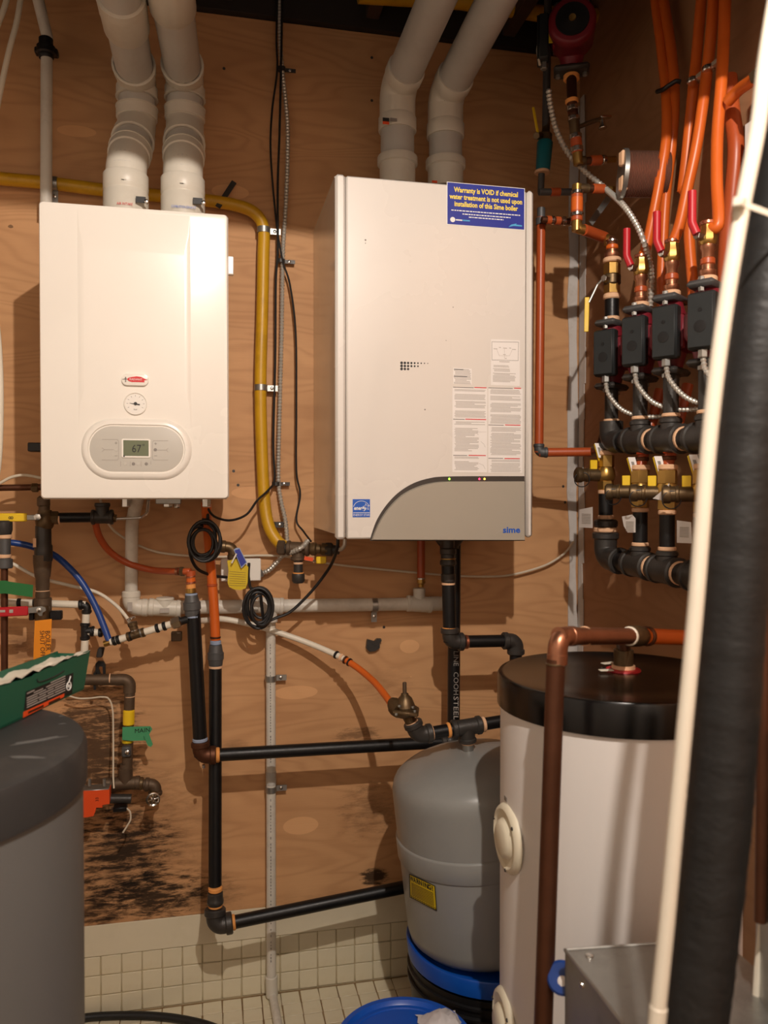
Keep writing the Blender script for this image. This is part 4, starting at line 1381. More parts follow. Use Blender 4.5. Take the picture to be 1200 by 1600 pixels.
fv = thing('edge_fitting', 'black iron nipple with pale thread tape, cut off by the left edge', 'fitting', W(8, 885, .16))
part('nipple', M().cyl(W(8, 822, .16), W(7, 886, .16), 0.0135, 16), 'iron_grey', fv)
part('body', M().lathe(W(6, 835, .16), Z3, [(0, .017), (.01, .02), (.03, .02), (.034, .016)], 16), 'iron', fv)
part('coupling', M().cyl(W(7, 888, .16), W(7, 873, .16), 0.019, 16, .002), 'iron_grey', fv)
band(fv, W(7.5, 838.5, .16), Z3, 0.0165, 0.010, 'dope')
band(fv, W(7, 869, .16), Z3, 0.0150, 0.010, 'dope')
part('lower_nipple', M().cyl(W(7, 1050, .16), W(7, 884, .16), 0.008, 12), 'copper_dull', fv)

gt = thing('green_tape', 'strip of dark green tape stuck across pipes at the left edge', 'tape', W(20, 932, .17))
part('strip', M().prism([W(x_, y_, .185) for x_, y_ in ((-25, 908), (8, 907), (16, 909), (52, 914), (51, 933), (20, 929), (8, 927), (-25, 930))], V((0, -0.0012, 0))), 'tape_dark', gt)

bp_ = single('blue_hose', M().sweep(spline(Ws((-10, 846, .10), (20, 848, .10), (50, 854, .09), (82, 866, .09), (105, 884, .1), (128, 910, .11), (148, 945, .12), (162, 978, .13), (172, 1006, .14)), 8), 0.0082, 12), 'pex_blue', 'dark blue flexible hose curving down from behind the yellow lever valve', 'hose')
wp = single('white_hose', M().sweep(spline(Ws((-10, 868, .05), (22, 882, .05), (60, 902, .05), (110, 915, .05), (150, 925, .06), (178, 943, .08), (196, 962, .11), (207, 980, .14)), 8), 0.0045, 10), 'pex_white', 'thin white hose curving from the left edge down to the slanted manifold', 'hose')

# red-lever valve with white PEX legs
rvv = thing('ball_valve', 'ball valve with red lever and white pipes at the left edge', 'valve', W(62, 965, .12))
VO = .15
pxy = [(-25, 940), (64, 942)]
def pexrun(par, pts, r=0.0095, crimps=(), cr_mat='black'):
    P_ = [W(*p) for p in pts]
    for a, b in zip(P_, P_[1:]):
        part('tube', M().cyl(a, b, r, 14), 'pex_white', par)
    for (p, d) in crimps:
        band(par, W(*p), d, r + 0.0022, 0.0105, cr_mat, 'crimp_ring')
PEXO = .10
pexrun(rvv, [(-25, 940, PEXO), (134, 945, PEXO)], crimps=(((6, 941, PEXO), X3), ((30, 942, PEXO), X3), ((55, 942, PEXO), X3), ((78, 943, PEXO), X3), ((126, 944.5, PEXO), X3)))
elbow(rvv, W(100, 944, PEXO), W(136, 946, PEXO), W(134, 990, PEXO), 0.0105, 0.018, 'black')
pexrun(rvv, [(135, 948, PEXO), (131, 1040, PEXO)], crimps=(((135, 956, PEXO), Z3), ((133, 976, PEXO), Z3), ((132.5, 997, PEXO), Z3)))
tee(rvv, W(133, 986, PEXO), Z3, X3, 0.0105, 0.02, 0.022, 'black')
pexrun(rvv, [(137, 987, PEXO), (160, 989, PEXO)], crimps=(((144, 987.5, PEXO), X3), ((157, 988.5, PEXO), X3)))
part('plug', M().cyl(W(160, 989, PEXO), W(164, 989.5, PEXO), 0.006, 10), 'brass', rvv)
part('body', M().lathe(W(66, 972, VO), Z3, [(0, .0165), (.016, .0185), (.034, .0185), (.04, .016)], 16), 'bronze', rvv)
part('side_block', M().obox(W(88, 961, VO), X3, Y3, Z3, 0.014, 0.010, 0.011, 0.002), 'iron_pipe', rvv)
part('side_block', M().obox(W(50, 963, VO), X3, Y3, Z3, 0.006, 0.008, 0.009, 0.002), 'iron_pipe', rvv)
lv = part('lever', M().prism([W(x_, y_, VO + .03) for x_, y_ in ((38, 950), (66, 947), (71, 949), (72, 954), (67, 957), (66, 962), (62, 962), (58, 957), (40, 958))], V((0, -0.003, 0))), 'galv', rvv)
part('lever_nut', M().lathe(W(61, 953, VO + .034), (0, -1, 0), [(0, .006), (.005, .006), (.006, .003), (.0061, 0)], 6), 'chrome', lv)
a_ = part('lever_sleeve', M().obox(W(8, 956, VO + .033), (1, 0, .02), Y3, (-.02, 0, 1), 0.052, 0.004, 0.0115, 0.0025), 'red', lv)
for k, (px, wd) in enumerate(((4, 7), (17.5, 5))):
    p = W(px, 955, VO + .0378)
    part('lever_mark', M().obox(p, X3, Y3, Z3, wd * 0.00085, 0.0003, 0.0028 if k == 0 else 0.004), 'print_pale', lv)

ot = thing('orange_tag', 'orange handwritten tag hanging below the red lever valve', 'tag', W(66, 1045, .17))
tq = [(54.5, 970), (81, 967), (80, 1005), (77, 1043), (64, 1046), (52, 1047), (53, 1005)]
tg = part('card', M().prism([W(x_, y_, .19) for x_, y_ in tq], V((0, -0.0012, 0))), 'orange_tag', ot)
for s_, px, py, sz in (('BOILER', 74.5, 1001, 0.016), ('SHUT OFF', 66, 1006, 0.015)):
    text(s_, sz, W(px, py, .1915), V((0.02, 0, -1)), V((1, 0, 0.02)), 'print_black', ot, 'handwriting', 'CENTER', 0.95)

# slanted manifold of white PEX with crimps
sm = thing('slanted_manifold', 'slanted white pipe manifold with black crimp rings below the left boiler', 'pipe', W(172, 1005, .14))
def sl(t, off=.14):
    return W(170, 1004, .14).lerp(W(292, 968, .16), t)
dS = unit(sl(0), sl(1))
part('tube', M().cyl(sl(0.02), sl(0.86), 0.0092, 14), 'pex_white', sm)
for t_ in (0.07, 0.12, 0.27, 0.42, 0.62, 0.71):
    band(sm, sl(t_), dS, 0.0118, 0.009, 'black' if t_ != 0.42 else 'galv', 'crimp_ring')
tee(sm, sl(0.345), dS, V((-0.30, 0, 1)), 0.0105, 0.022, 0.032, 'bronze')
for k_ in (0.012, 0.03, 0.043):
    band(sm, sl(0.345) + V((-0.28, 0, 1)).normalized() * k_, V((-0.28, 0, 1)), 0.0112, 0.004, 'chrome', 'crimp_ring')
part('valve_cap', M().hexnut(sl(0.80), sl(0.93), 0.0155, 0.003), 'chrome', sm)
part('adapter', M().cyl(sl(0.9), sl(1.02), 0.010, 12), 'black', sm)
part('inlet', M().cyl(sl(-0.06), sl(0.05), 0.008, 12), 'brass', sm)
part('foot_clamp', M().obox(W(157, 1019, .10), X3, Y3, (.2, 0, 1), 0.008, 0.01, 0.013, 0.003), 'iron', sm)
part('back_plate', M().obox(W(276, 994, .06), X3, Y3, Z3, 0.014, 0.012, 0.012, 0.002), 'rust_pipe', sm)

# white to orange hose leading to the bronze pressure valve
lh = thing('feed_hose', 'white hose turning orange as it curves down to the bronze pressure valve', 'hose', W(606, 1086, .34))
wpts = Ws((292, 968, .15), (315, 970, .07), (345, 967, .035), (385, 974, .035), (425, 985, .04), (480, 1004, .06), (527, 1024, .10), (541, 1032, .12))
part('white_hose', M().sweep(spline(wpts, 8), 0.0082, 12), 'pex_white', lh)
opts = Ws((540, 1031, .118), (562, 1046, .16), (585, 1066, .23), (600, 1084, .29), (610, 1098, .335))
part('orange_hose', M().sweep(spline(opts, 8), 0.0090, 12), 'pex_orange', lh)
dd = unit(wpts[-2], wpts[-1])
for t_, mt in ((-0.1, 'black'), (0.45, 'dope'), (0.9, 'copper_dull'), (1.35, 'black')):
    band(lh, wpts[-2].lerp(wpts[-1], t_), dd, 0.0112, 0.007, mt, 'crimp_ring')
# orange PEX hose from the left valves to the first union
oh = single('orange_hose', M().sweep(spline(Ws((148, 812, .12), (155, 838, .10), (172, 862, .08), (200, 880, .07), (240, 891, .07), (285, 893, .145), (298, 893, .155)), 8), 0.0088, 12), 'pex_red', 'dull orange hose sagging below the left boiler to the first black pipe', 'hose')
oc = thing('hose_elbow', 'dark brass elbow where the dull orange hose meets the first black pipe', 'fitting', W(284, 893, .1))
part('body', M().hexnut(W(281, 893, .143), W(288, 893, .147), 0.0125, 0.002), 'bronze', oc)
part('crimp_ring', M().cyl(W(276, 893, .138), W(280, 893, .142), 0.0105, 14), 'copper', oc)

# service entry with green tape and hose bib
se = thing('service_pipe', 'old bronze water service with green MAIN tape and yellow valve, left on the plywood', 'pipe', W(197, 1230, .08))
SO = .07
s0, s1, s2 = W(110, 1062, SO), W(203, 1062, SO), W(198, 1225, SO)
pipe(se, s0, W(196, 1062, SO), 0.0145, 'rust_pipe')
elbow(se, s0, s1, s2, 0.0155, 0.034, 'rust_pipe', lip=0)
pipe(se, W(203, 1075, SO), W(198, 1220, SO), 0.0135, 'rust_pipe')
band(se, W(172, 1061, SO), X3, 0.0150, 0.003, 'dope')
band(se, W(203, 1088, SO), Z3, 0.0140, 0.002, 'dope')
part('yellow_sleeve', M().cyl(W(201, 1133, SO + .004), W(201.5, 1109, SO + .004), 0.0150, 14, .003), 'yellow', se)
band(se, W(199.5, 1158, SO + .004), Z3, 0.0145, 0.008, 'yellow_tag', 'yellow_sleeve')
tp = part('tape', M().prism([W(x_, y_, SO + .022) for x_, y_ in ((191.5, 1136), (235, 1134.5), (238, 1139), (228, 1157), (206, 1157.5), (191, 1156))], V((0, -0.001, 0))), 'tape_green', se)
part('tape_fold', M().prism([W(x_, y_, SO + .026) for x_, y_ in ((224, 1149), (233, 1147), (239, 1163), (236, 1167), (231, 1165))], V((0, -0.001, 0))), 'tape_green', se)
text('MAIN', 0.016, W(222.5, 1141.5, SO + .0235), V((1, 0, 0.03)), Z3, 'print_black', se, 'handwriting', 'CENTER', 1.0)
part('valve', M().obox(W(198, 1173, SO + .01), X3, Y3, Z3, 0.012, 0.014, 0.014, 0.004), 'iron_grey', se)
part('valve_screw', M().lathe(W(199, 1175, SO + .026), (0, -1, 0), [(0, .006), (.004, .006), (.006, .003), (.0061, 0)], 8), 'chrome', se)
part('coupling', M().lathe(W(196.5, 1217, SO), Z3, [(0, .018), (.028, .018), (.03, .0145), (.04, .014)], 16), 'rust_pipe', se)
tee(se, W(196, 1224, SO), X3, Z3, 0.0165, 0.036, 0.02, 'rust_pipe', lip=1.06)
pipe(se, W(165, 1224, SO), W(240, 1226, SO), 0.0135, 'rust_pipe')
elbow(se, W(200, 1225, SO), W(243, 1226, SO), W(242, 1262, SO), 0.0155, 0.026, 'rust_pipe')
band(se, W(221, 1224, SO), X3, 0.0165, 0.012, 'bronze', 'nut')
bib = part('hose_bib', M().lathe(W(240, 1240, SO + .005), V((0, -1, -.1)), [(0, .013), (.03, .013), (.034, .008), (.05, .005)], 14), 'bronze', se)
hc = W(239, 1249, SO + .06)
hw_ = M().torus(hc, (0.15, -1, 0), 0.0155, 0.0028, 22, 6)
for k_ in range(6):
    a = math.radians(60 * k_ + 15)
    hw_.sweep([hc, hc + V((math.cos(a) * .0155, -.002, math.sin(a) * .0155))], 0.002, 5)
hw_.lathe(hc + V((0, .002, 0)), (0, -1, 0), [(0, .005), (.006, .005), (.008, .003), (.0081, 0)], 8)
part('handwheel', hw_, 'chrome', bib)
part('drain_leg', M().cyl(W(165, 1248, SO + .02), W(205, 1248, SO + .02), 0.012, 14), 'iron', se)
part('block', M().obox(W(188, 1262, SO + .02), X3, Y3, Z3, 0.017, 0.016, 0.006, 0.002), 'iron_pipe', se)
part('hanger', M().prism([W(x_, y_, .05) for x_, y_ in ((150, 1036), (154, 1032), (162, 1032), (165.5, 1038), (165.5, 1052), (162, 1052), (161, 1040), (156.5, 1040), (155, 1044), (158, 1053), (150, 1053))], V((0, -0.012, 0))), 'black', se)
part('hanger_leg', M().obox(W(149.5, 1062, .055), X3, Y3, Z3, 0.003, 0.02, 0.022), 'black', se)

ob = thing('actuator_box', 'stepped bright orange plastic box beside the dark grey tank', 'box', W(150, 1278, .09))
oq = [(120, 1236), (171, 1234), (171, 1256), (160, 1258), (160, 1262), (150, 1262), (149, 1268), (146, 1275), (137, 1277), (120, 1278)]
part('body', M().prism([W(x_, y_, .125) for x_, y_ in oq], V((0, 0.035, 0))), 'orange_box', ob)
part('mounting_plate', M().box(W(118, 1236, .125), W(173, 1226, .085), 0.002), 'galv', ob)
for px in (140, 163):
    part('bolt', M().cyl(W(px, 1228, .11), W(px, 1217, .11), 0.004, 8), 'galv', ob)
text('33', 0.011, W(152, 1249, .1255), Z3, -X3, 'print_black', ob, 'lettering', 'CENTER')
single('thin_wire', M().sweep(spline(Ws((104, 1086, .05), (122, 1091, .05), (140, 1091, .05), (158, 1089, .05), (170, 1092, .05), (176, 1110, .05), (177, 1150, .06), (177, 1200, .09), (177, 1216, .10), (178, 1232, .11)), 8), 0.0022, 6), 'cable_white', 'thin pale wire running down left of the bronze service pipe', 'wire')
single('thin_wire', M().sweep(spline(Ws((196, 1262, .10), (203, 1268, .10), (204, 1280, .1), (199, 1290, .1), (192, 1301, .1)), 6), 0.0022, 6), 'cable_white', 'short curled wire end hanging below the orange box', 'wire')
# pipe clip left on the plywood
pc_ = [(572, 1003), (573, 998), (584, 1001), (588, 997), (594, 997), (595, 1000), (592, 1003), (592, 1011), (585, 1016), (576, 1017), (571, 1012)]
single('pipe_clip', M().prism([W(x_, y_, 0.001) for x_, y_ in pc_], V((0, -0.014, 0))), 'iron', 'small dark empty pipe clip screwed to bare plywood', 'clip')
single('floor_hose', M().sweep(spline([Zp(90, 1598, FZ + .011), Zp(133, 1590, FZ + .011), Zp(175, 1587, FZ + .011), Zp(230, 1587, FZ + .011), Zp(280, 1592, FZ + .011), Zp(330, 1604, FZ + .011), Zp(370, 1625, FZ + .011)], 8), 0.0105, 10), 'black', 'black hose lying on the tiled floor beside the dark grey tank', 'hose')
# ================================================================== SUPPLY LOOP UNDER RIGHT BOILER
UO = .22
lp_ = run('black_pipe', 'black iron pipe dropping from the right boiler and turning toward the white tank', W(702, 985, UO))
c0, c1, c2, c3_ = W(701, 850, UO), W(703, 1003, UO), W(806, 1001, UO), W(806, 1200, UO)
part('adapter', M().lathe(W(700, 884, UO), Z3, [(0, .018), (.004, .0215), (.012, .0215), (.016, .019), (.03, .019), (.032, .0215), (.044, .0215), (.048, .017), (.07, .017)], 18), 'iron', lp_)
band(lp_, W(700, 873, UO), Z3, 0.0205, 0.003, 'brass')
band(lp_, W(700.5, 912, UO), Z3, 0.0182, 0.007, 'dope')
part('coupling', M().cyl(W(700.5, 909, UO), W(700.3, 896, UO), 0.0195, 18, .002), 'iron', lp_)
pipe(lp_, W(700, 880, UO), c1, IR + .001, 'iron_pipe')
band(lp_, W(702, 982.5, UO), Z3, 0.0188, 0.008, 'dope_orange')
elbow(lp_, c0, c1, c2, 0.0205, 0.036, 'iron', lip=1.2)
pipe(lp_, c1, c2, IR, 'iron_pipe')
dx = unit(c1, c2)
band(lp_, W(728.5, 1003, UO), dx, 0.0188, 0.010, 'copper_bright')
band(lp_, W(790, 1001.5, UO), dx, 0.0188, 0.008, 'dope_orange')
elbow(lp_, c1, c2, c3_, 0.0205, 0.036, 'iron', lip=1.15)
pipe(lp_, c2, V((c2.x, c2.y, 0.55)), IR, 'iron_pipe')
part('elbow', M().tube([V((c2.x, c2.y, 0.60)), V((c2.x, c2.y, 0.55)), V((c2.x, c2.y - 0.10, 0.55)), V((c2.x, c2.y - 0.42, 0.55))], 0.018, 14, bend=0.04), 'iron', lp_)

# ================================================================== GREY EXPANSION TANK ON ITS BUCKET
TO = .42
tb0, tt0 = W(772, 1500, TO), W(731, 1166, TO)
tb0 = V((W(768, 1500, TO).x, -TO, W(768, 1500, TO).z))
ax_t = unit(tb0, V((tt0.x, -TO - 0.0, tt0.z)))
TL = (tt0 - tb0).length
tb0 = tb0 + ax_t * TL * 0.13
TL *= 0.87
TR = 0.193
et = thing('expansion_tank', 'dull grey steel expansion tank standing tilted on a bucket', 'tank', tb0)
prof = [(0.0, TR * 0.72), (0.012, TR * 0.90), (0.03, TR * 0.985), (0.05, TR), (TL * 0.505, TR)]
part('lower_shell', M().lathe(tb0, ax_t, prof, 56), 'grey_tank', et)
up_p = [(TL * 0.50, TR), (TL * 0.79, TR)]
up_p += [(TL * t_, TR * r_) for r_, t_ in ((.994, .825), (.975, .855), (.94, .88), (.885, .90), (.80, .922), (.68, .943), (.5, .962), (.3, .974), (.1, .98), (0, .98))]
part('upper_shell', M().lathe(tb0, ax_t, up_p, 56), 'grey_tank', et)
part('weld_band', M().lathe(tb0, ax_t, [(TL * .474, TR), (TL * .476, TR + .003), (TL * .481, TR + .0042), (TL * .572, TR + .0042), (TL * .578, TR + .003), (TL * .583, TR)], 56), 'grey_tank', et)
part('port', M().cyl(tt0 - ax_t * 0.02, tt0 + ax_t * 0.012, 0.014, 14), 'galv', et)
# warning label wrapped round the shell
def on_tank(px, py, extra=0.0012):
    r_ = ray(px, py)
    o_ = CAM - tb0
    d_ = r_ - ax_t * r_.dot(ax_t)
    e_ = o_ - ax_t * o_.dot(ax_t)
    A_, B_, C_ = d_.dot(d_), 2 * d_.dot(e_), e_.dot(e_) - (TR + extra) ** 2
    ds = B_ * B_ - 4 * A_ * C_
    t_ = (-B_ - math.sqrt(max(ds, 0))) / (2 * A_)
    return CAM + r_ * t_
def wrap(qs, nx, nz, extra, th):
    """sheet bent round the tank: bilinear patch of the four picture corners tl, tr, br, bl"""
    m = M()
    for lay in (extra, extra + th):
        for j in range(nz + 1):
            for i in range(nx + 1):
                u_, v_ = i / nx, j / nz
                x_ = (qs[0][0] * (1 - u_) + qs[1][0] * u_) * (1 - v_) + (qs[3][0] * (1 - u_) + qs[2][0] * u_) * v_
                y_ = (qs[0][1] * (1 - u_) + qs[1][1] * u_) * (1 - v_) + (qs[3][1] * (1 - u_) + qs[2][1] * u_) * v_
                m.v.append(on_tank(x_, y_, lay))
    K = (nx + 1) * (nz + 1)
    for j in range(nz):
        for i in range(nx):
            a_ = j * (nx + 1) + i
            m.f.append([K + a_, K + a_ + nx + 1, K + a_ + nx + 2, K + a_ + 1])
    return m
Q = [(639, 1365), (680, 1384), (683, 1424), (640, 1402)]
wl = part('warning_label', wrap(Q, 8, 4, 0.0006, 0.0008), 'yellow_tag', et)
def sub(u0_, v0_, u1_, v1_):
    def f(u_, v_):
        x_ = (Q[0][0] * (1 - u_) + Q[1][0] * u_) * (1 - v_) + (Q[3][0] * (1 - u_) + Q[2][0] * u_) * v_
        y_ = (Q[0][1] * (1 - u_) + Q[1][1] * u_) * (1 - v_) + (Q[3][1] * (1 - u_) + Q[2][1] * u_) * v_
        return (x_, y_)
    return [f(u0_, v0_), f(u1_, v0_), f(u1_, v1_), f(u0_, v1_)]
for (a_, b_, c_, d_) in ((0, 0, 1, .035), (0, .965, 1, 1), (0, 0, .03, 1), (.97, 0, 1, 1)):
    part('label_border', wrap(sub(a_, b_, c_, d_), 6, 1, 0.0016, 0.0004), 'print_black', wl)
m = M()
for k in range(9):
    q_ = wrap(sub(.08, .34 + k * .06, .9, .362 + k * .06), 6, 1, 0.0016, 0.0004)
    m.add(q_.v, q_.f)
for k in range(14):
    u_ = .05 + k * .066
    q_ = wrap([sub(u_, .88, u_ + .03, .97)[0], sub(u_, .88, u_ + .03, .97)[1], sub(u_ + .03, .88, u_ + .06, .97)[2], sub(u_ + .03, .88, u_ + .06, .97)[3]], 1, 1, 0.0016, 0.0004)
    m.add(q_.v, q_.f)
o = part('label_print', m, 'print_black', wl); o['kind'] = 'stuff'
lw = on_tank(*sub(.1, .18, .5, .2)[0], 0.0022)
for k, ch in enumerate('WARNING!'):
    u_ = .10 + k * .112
    p = on_tank(*sub(u_, .17, u_, .2)[0], 0.0022)
    p2 = on_tank(*sub(u_ + .06, .17, u_ + .1, .2)[0], 0.0022)
    text(ch, 0.016, p, p2 - p, ax_t, 'print_black', wl, 'lettering', 'CENTER', 0.9, 0.0004)
# nail speck
# bucket under the tank: blue rim ring over black body
bk = thing('bucket', 'black bucket with blue rim carrying the grey expansion tank', 'bucket', V((tb0.x + 0.008, -TO, 0.0)))
cb = V((tb0.x + 0.004, -TO, 0.0))
zr = tb0.z
part('blue_rim', M().lathe(V((cb.x, cb.y, zr - 0.044)), Z3, [(0, TR + .003), (.002, TR + .007), (.038, TR + .011), (.042, TR + .009), (.042, TR + .003), (.03, TR - .002)], 56), 'blue_plastic', bk)
part('body', M().lathe(cb, Z3, [(FZ + 0.002, TR - .02), (FZ, TR - .012), (zr - .06, TR + .003), (zr - .05, TR + .003), (zr - .048, .1), (zr - .03, .1)], 56), 'black', bk)
for zz in (zr - .075, zr - .10):
    part('rib', M().lathe(V((cb.x, cb.y, zz)), Z3, [(0, TR), (.003, TR + .008), (.009, TR + .008), (.012, TR)], 56), 'black', bk)

# tee on the tank, pipe to the right, elbow and bronze pressure valve to the left
fp = run('black_pipe', 'black iron tee line across the grey tank top, dope ringed, joining the bronze valve', tt0)
FT = W(729, 1136, TO)
ln_l, ln_r = W(652, 1146, TO), W(800, 1123, TO - .0)
dF = unit(W(665, 1146, TO), W(785, 1126, TO))
ln_l = FT - dF * 0.118
ln_r = FT + dF * 0.16
pipe(fp, ln_l, ln_r, 0.0150, 'iron_pipe')
tee(fp, FT, dF, (tt0 - FT), 0.0195, 0.036, 0.036, 'iron', lip=1.14)
band(fp, tt0 + V((0, 0, .009)), Z3, 0.0165, 0.008, 'dope')
for t_ in (-0.045, 0.043, -0.088):
    band(fp, FT + dF * t_, dF, 0.0182, 0.008, 'dope_orange' if t_ == -0.045 else 'dope')
PVp = W(632, 1108, TO)
elb = FT - dF * 0.122
elbow(fp, FT, elb, elb + (W(641, 1120, TO) - elb) * 3, 0.0200, 0.034, 'iron', lip=1.15)
pv_ = thing('pressure_valve', 'bronze pressure reducing valve with adjusting screw feeding the tank line', 'valve', PVp)
vd = V((-0.12, -0.1, 1)).normalized()
base_v = W(640, 1122, TO)
part('outlet', M().cyl(elb + (base_v - elb) * 0.35, base_v + V((-.008, 0, .012)), 0.0135, 14), 'bronze', pv_)
band(pv_, elb + (base_v - elb) * 0.72, base_v - elb, 0.0165, 0.006, 'dope')
part('body', M().lathe(W(633, 1120, TO), V((-.06, 0, 1)), [(0, .016), (.006, .027), (.012, .030), (.022, .030), (.024, .024)], 18), 'bronze', pv_)
part('flange', M().obox(W(634, 1110, TO), (1, -.3, -.12), (.3, 1, 0), (.1, 0, 1), 0.031, 0.031, 0.005, 0.003), 'bronze', pv_)
part('bonnet', M().lathe(W(633.5, 1108, TO), V((-.05, 0, 1)), [(0, .025), (.006, .024), (.026, .017), (.032, .011), (.036, .008)], 18), 'bronze', pv_)
part('adjusting_screw', M().cyl(W(632.5, 1090, TO), W(632, 1066, TO), 0.005, 10, .001), 'rust_pipe', pv_)
part('lock_nut', M().hexnut(W(632.5, 1087, TO), W(632.4, 1083, TO), 0.009, .001), 'bronze', pv_)
part('inlet', M().lathe(W(622, 1108, TO), unit(W(622, 1108, TO), W(607, 1090, TO - .05)), [(-.01, .018), (.004, .021), (.012, .021), (.014, .017), (.024, .017), (.026, .0125), (.034, .012)], 16), 'bronze', pv_)
for q_ in ((624, 1105), (645, 1107), (619, 1118), (648, 1113)):
    part('bolt', M().hexnut(W(*q_, TO + .026), W(q_[0], q_[1] - 3.5, TO + .026), 0.0042, .0008), 'galv', pv_)

# ================================================================== WHITE WATER TANK
HC = Dp(965, 1052, 1.49)
HR, HZ = 0.222, HC.z
ht = thing('water_heater', 'tall white cylindrical tank with glossy black lid behind the copper pipe', 'tank', V((HC.x, HC.y, 0)))
hc0 = V((HC.x, HC.y, 0))
LID = 0.058
part('body', M().lathe(hc0, Z3, [(FZ, HR - .012), (FZ + .004, HR - .006), (HZ - LID + .01, HR - .006)], 72), 'white_tank', ht)
lidp = part('lid', M().lathe(hc0, Z3, [(HZ - LID, HR - .007), (HZ - LID, HR), (HZ - .006, HR), (HZ - .001, HR - .003), (HZ, HR - .008), (HZ - .002, HR - .014), (HZ - .004, HR * .55), (HZ - .004, 0)], 72), 'black_gloss', ht)
nz_ = Zp(974, 1044, HZ)
part('port_washer', M().lathe(V((nz_.x, nz_.y, HZ - .004)), Z3, [(0, .033), (.003, .032), (.004, .02), (.0041, 0)], 20), 'red', ht)
part('dope_ring', M().lathe(V((nz_.x, nz_.y, HZ)), Z3, [(0, .0225), (.006, .022), (.007, .014)], 18), 'dope', ht)
part('nipple', M().cyl(V((nz_.x, nz_.y, HZ)), V((nz_.x, nz_.y, HZ + .036)), 0.0185, 18), 'bronze', ht)
for q_, an in (((950, 1036), .2), ((947, 1047), -.1)):
    p = Zp(*q_, HZ + .001)
    part('tape_scrap', M().obox(V((p.x, p.y, HZ + .001)), (1, an, 0), (-an, 1, 0), Z3, 0.013, 0.006, 0.0008), 'pex_white', ht)
# inspection covers on the left flank, turned to the camera side
def on_heater(px, py, extra):
    r_ = ray(px, py)
    ox, oy = CAM.x - hc0.x, CAM.y - hc0.y
    A_, B_, C_ = r_.x ** 2 + r_.y ** 2, 2 * (r_.x * ox + r_.y * oy), ox * ox + oy * oy - (HR - .006 + extra) ** 2
    t_ = (-B_ - math.sqrt(max(B_ * B_ - 4 * A_ * C_, 0))) / (2 * A_)
    return CAM + r_ * t_
for (px, py, rr) in ((793, 1310, .062), (788, 1600, .062)):
    p = on_heater(px, py, 0.0)
    nn_ = (V((p.x, p.y, 0)) - hc0); nn_.z = 0; nn_.normalize()
    cvp = part('inspection_cover', M().lathe(p - nn_ * .004, nn_, [(0, rr), (.004, rr), (.010, rr - .004), (.012, rr - .010), (.008, rr - .014), (.008, rr * .6), (.016, rr * .52), (.020, rr * .42), (.020, 0)], 36), 'cream', ht)
    for k_ in range(3):
        a_ = math.radians(20 + 120 * k_)
        tt_ = nn_.cross(Z3)
        part('screw', M().lathe(p + (tt_ * math.cos(a_) + Z3 * math.sin(a_)) * (rr - .008) + nn_ * .007, nn_, [(0, .0035), (.002, .003), (.003, 0)], 8), 'iron', cvp)
p = on_heater(790, 1248, .0006)
nn_ = V((p.x - hc0.x, p.y - hc0.y, 0)).normalized()
part('vent_slot', M().obox(p, Z3.cross(nn_), nn_, Z3, .007, .0006, .004), 'print_grey', ht)

# copper pipe in front of the white tank
ck = thing('copper_pipe', 'brown copper pipe standing in front of the white tank, elbowed right over its lid', 'pipe', Dp(848, 1600, 1.21))
e0, e1, e2 = Dp(846, 1680, 1.20), Dp(872, 994, 1.215), Dp(1012, 994, 1.40)
CR = 0.0140
top = unit(e1, e2)
pipe(ck, e0, Dp(868.5, 1030, 1.213), CR, 'copper_dull')
elbow(ck, e0, e1, e2, 0.0150, 0.042, 'copper', lip=1.04)
pipe(ck, e1, Dp(1000, 994, 1.384), CR, 'copper')
band(ck, Dp(913, 994, 1.27), top, 0.0158, 0.004, 'dope')
band(ck, Dp(868, 1037, 1.213), Z3, 0.0153, 0.003, 'bronze')
cq = Dp(984, 994, 1.363)
band(ck, cq, top, 0.0165, 0.009, 'pex_white', 'thread_tape')
part('adapter', M().lathe(cq, top, [(0, .016), (.004, .018), (.03, .018), (.032, .0155), (.046, .0155)], 18), 'bronze', ck)
band(ck, Dp(1011, 994, 1.395), top, 0.0175, 0.010, 'copper_dull', 'crimp_ring')
part('tube', M().sweep(spline([Dp(1008, 994, 1.39), Dp(1040, 995, 1.43), Dp(1085, 997, 1.47), Dp(1140, 1000, 1.50), Dp(1200, 1000, 1.50)], 8), 0.0138, 16), 'pex_orange', ck)
part('branch', M().tube([V((nz_.x, nz_.y, HZ + .030)), V((nz_.x, nz_.y, HZ + .044)), Dp(972, 994, 1.347)], 0.0135, 14, bend=.01), 'bronze', ck)

# ================================================================== ORANGE RISER BESIDE RIGHT BOILER
orr = run('orange_riser', 'straight orange pipe beside the right boiler, elbowed right at its foot', W(842, 707, .26))
RO_ = .26
r0, r1, r2 = W(845.5, 340, RO_), W(842, 707, RO_), R(928, 706, .10)
part('tube', M().cyl(r0, r1, 0.0118, 14), 'pex_red', orr)
part('tube', M().cyl(r1, r2, 0.0118, 14), 'pex_red', orr)
elbow(orr, r0, r1, r2, 0.0130, 0.022, 'iron_grey', lip=1.1)
part('top_adapter', M().lathe(W(845.5, 352, RO_), Z3, [(0, .014), (.018, .014), (.02, .0105), (.045, .0105)], 14), 'iron_grey', orr)
part('adapter', M().cyl(R(924, 706, .10), R(934, 705, .10), 0.014, 14, .002), 'bronze', orr)

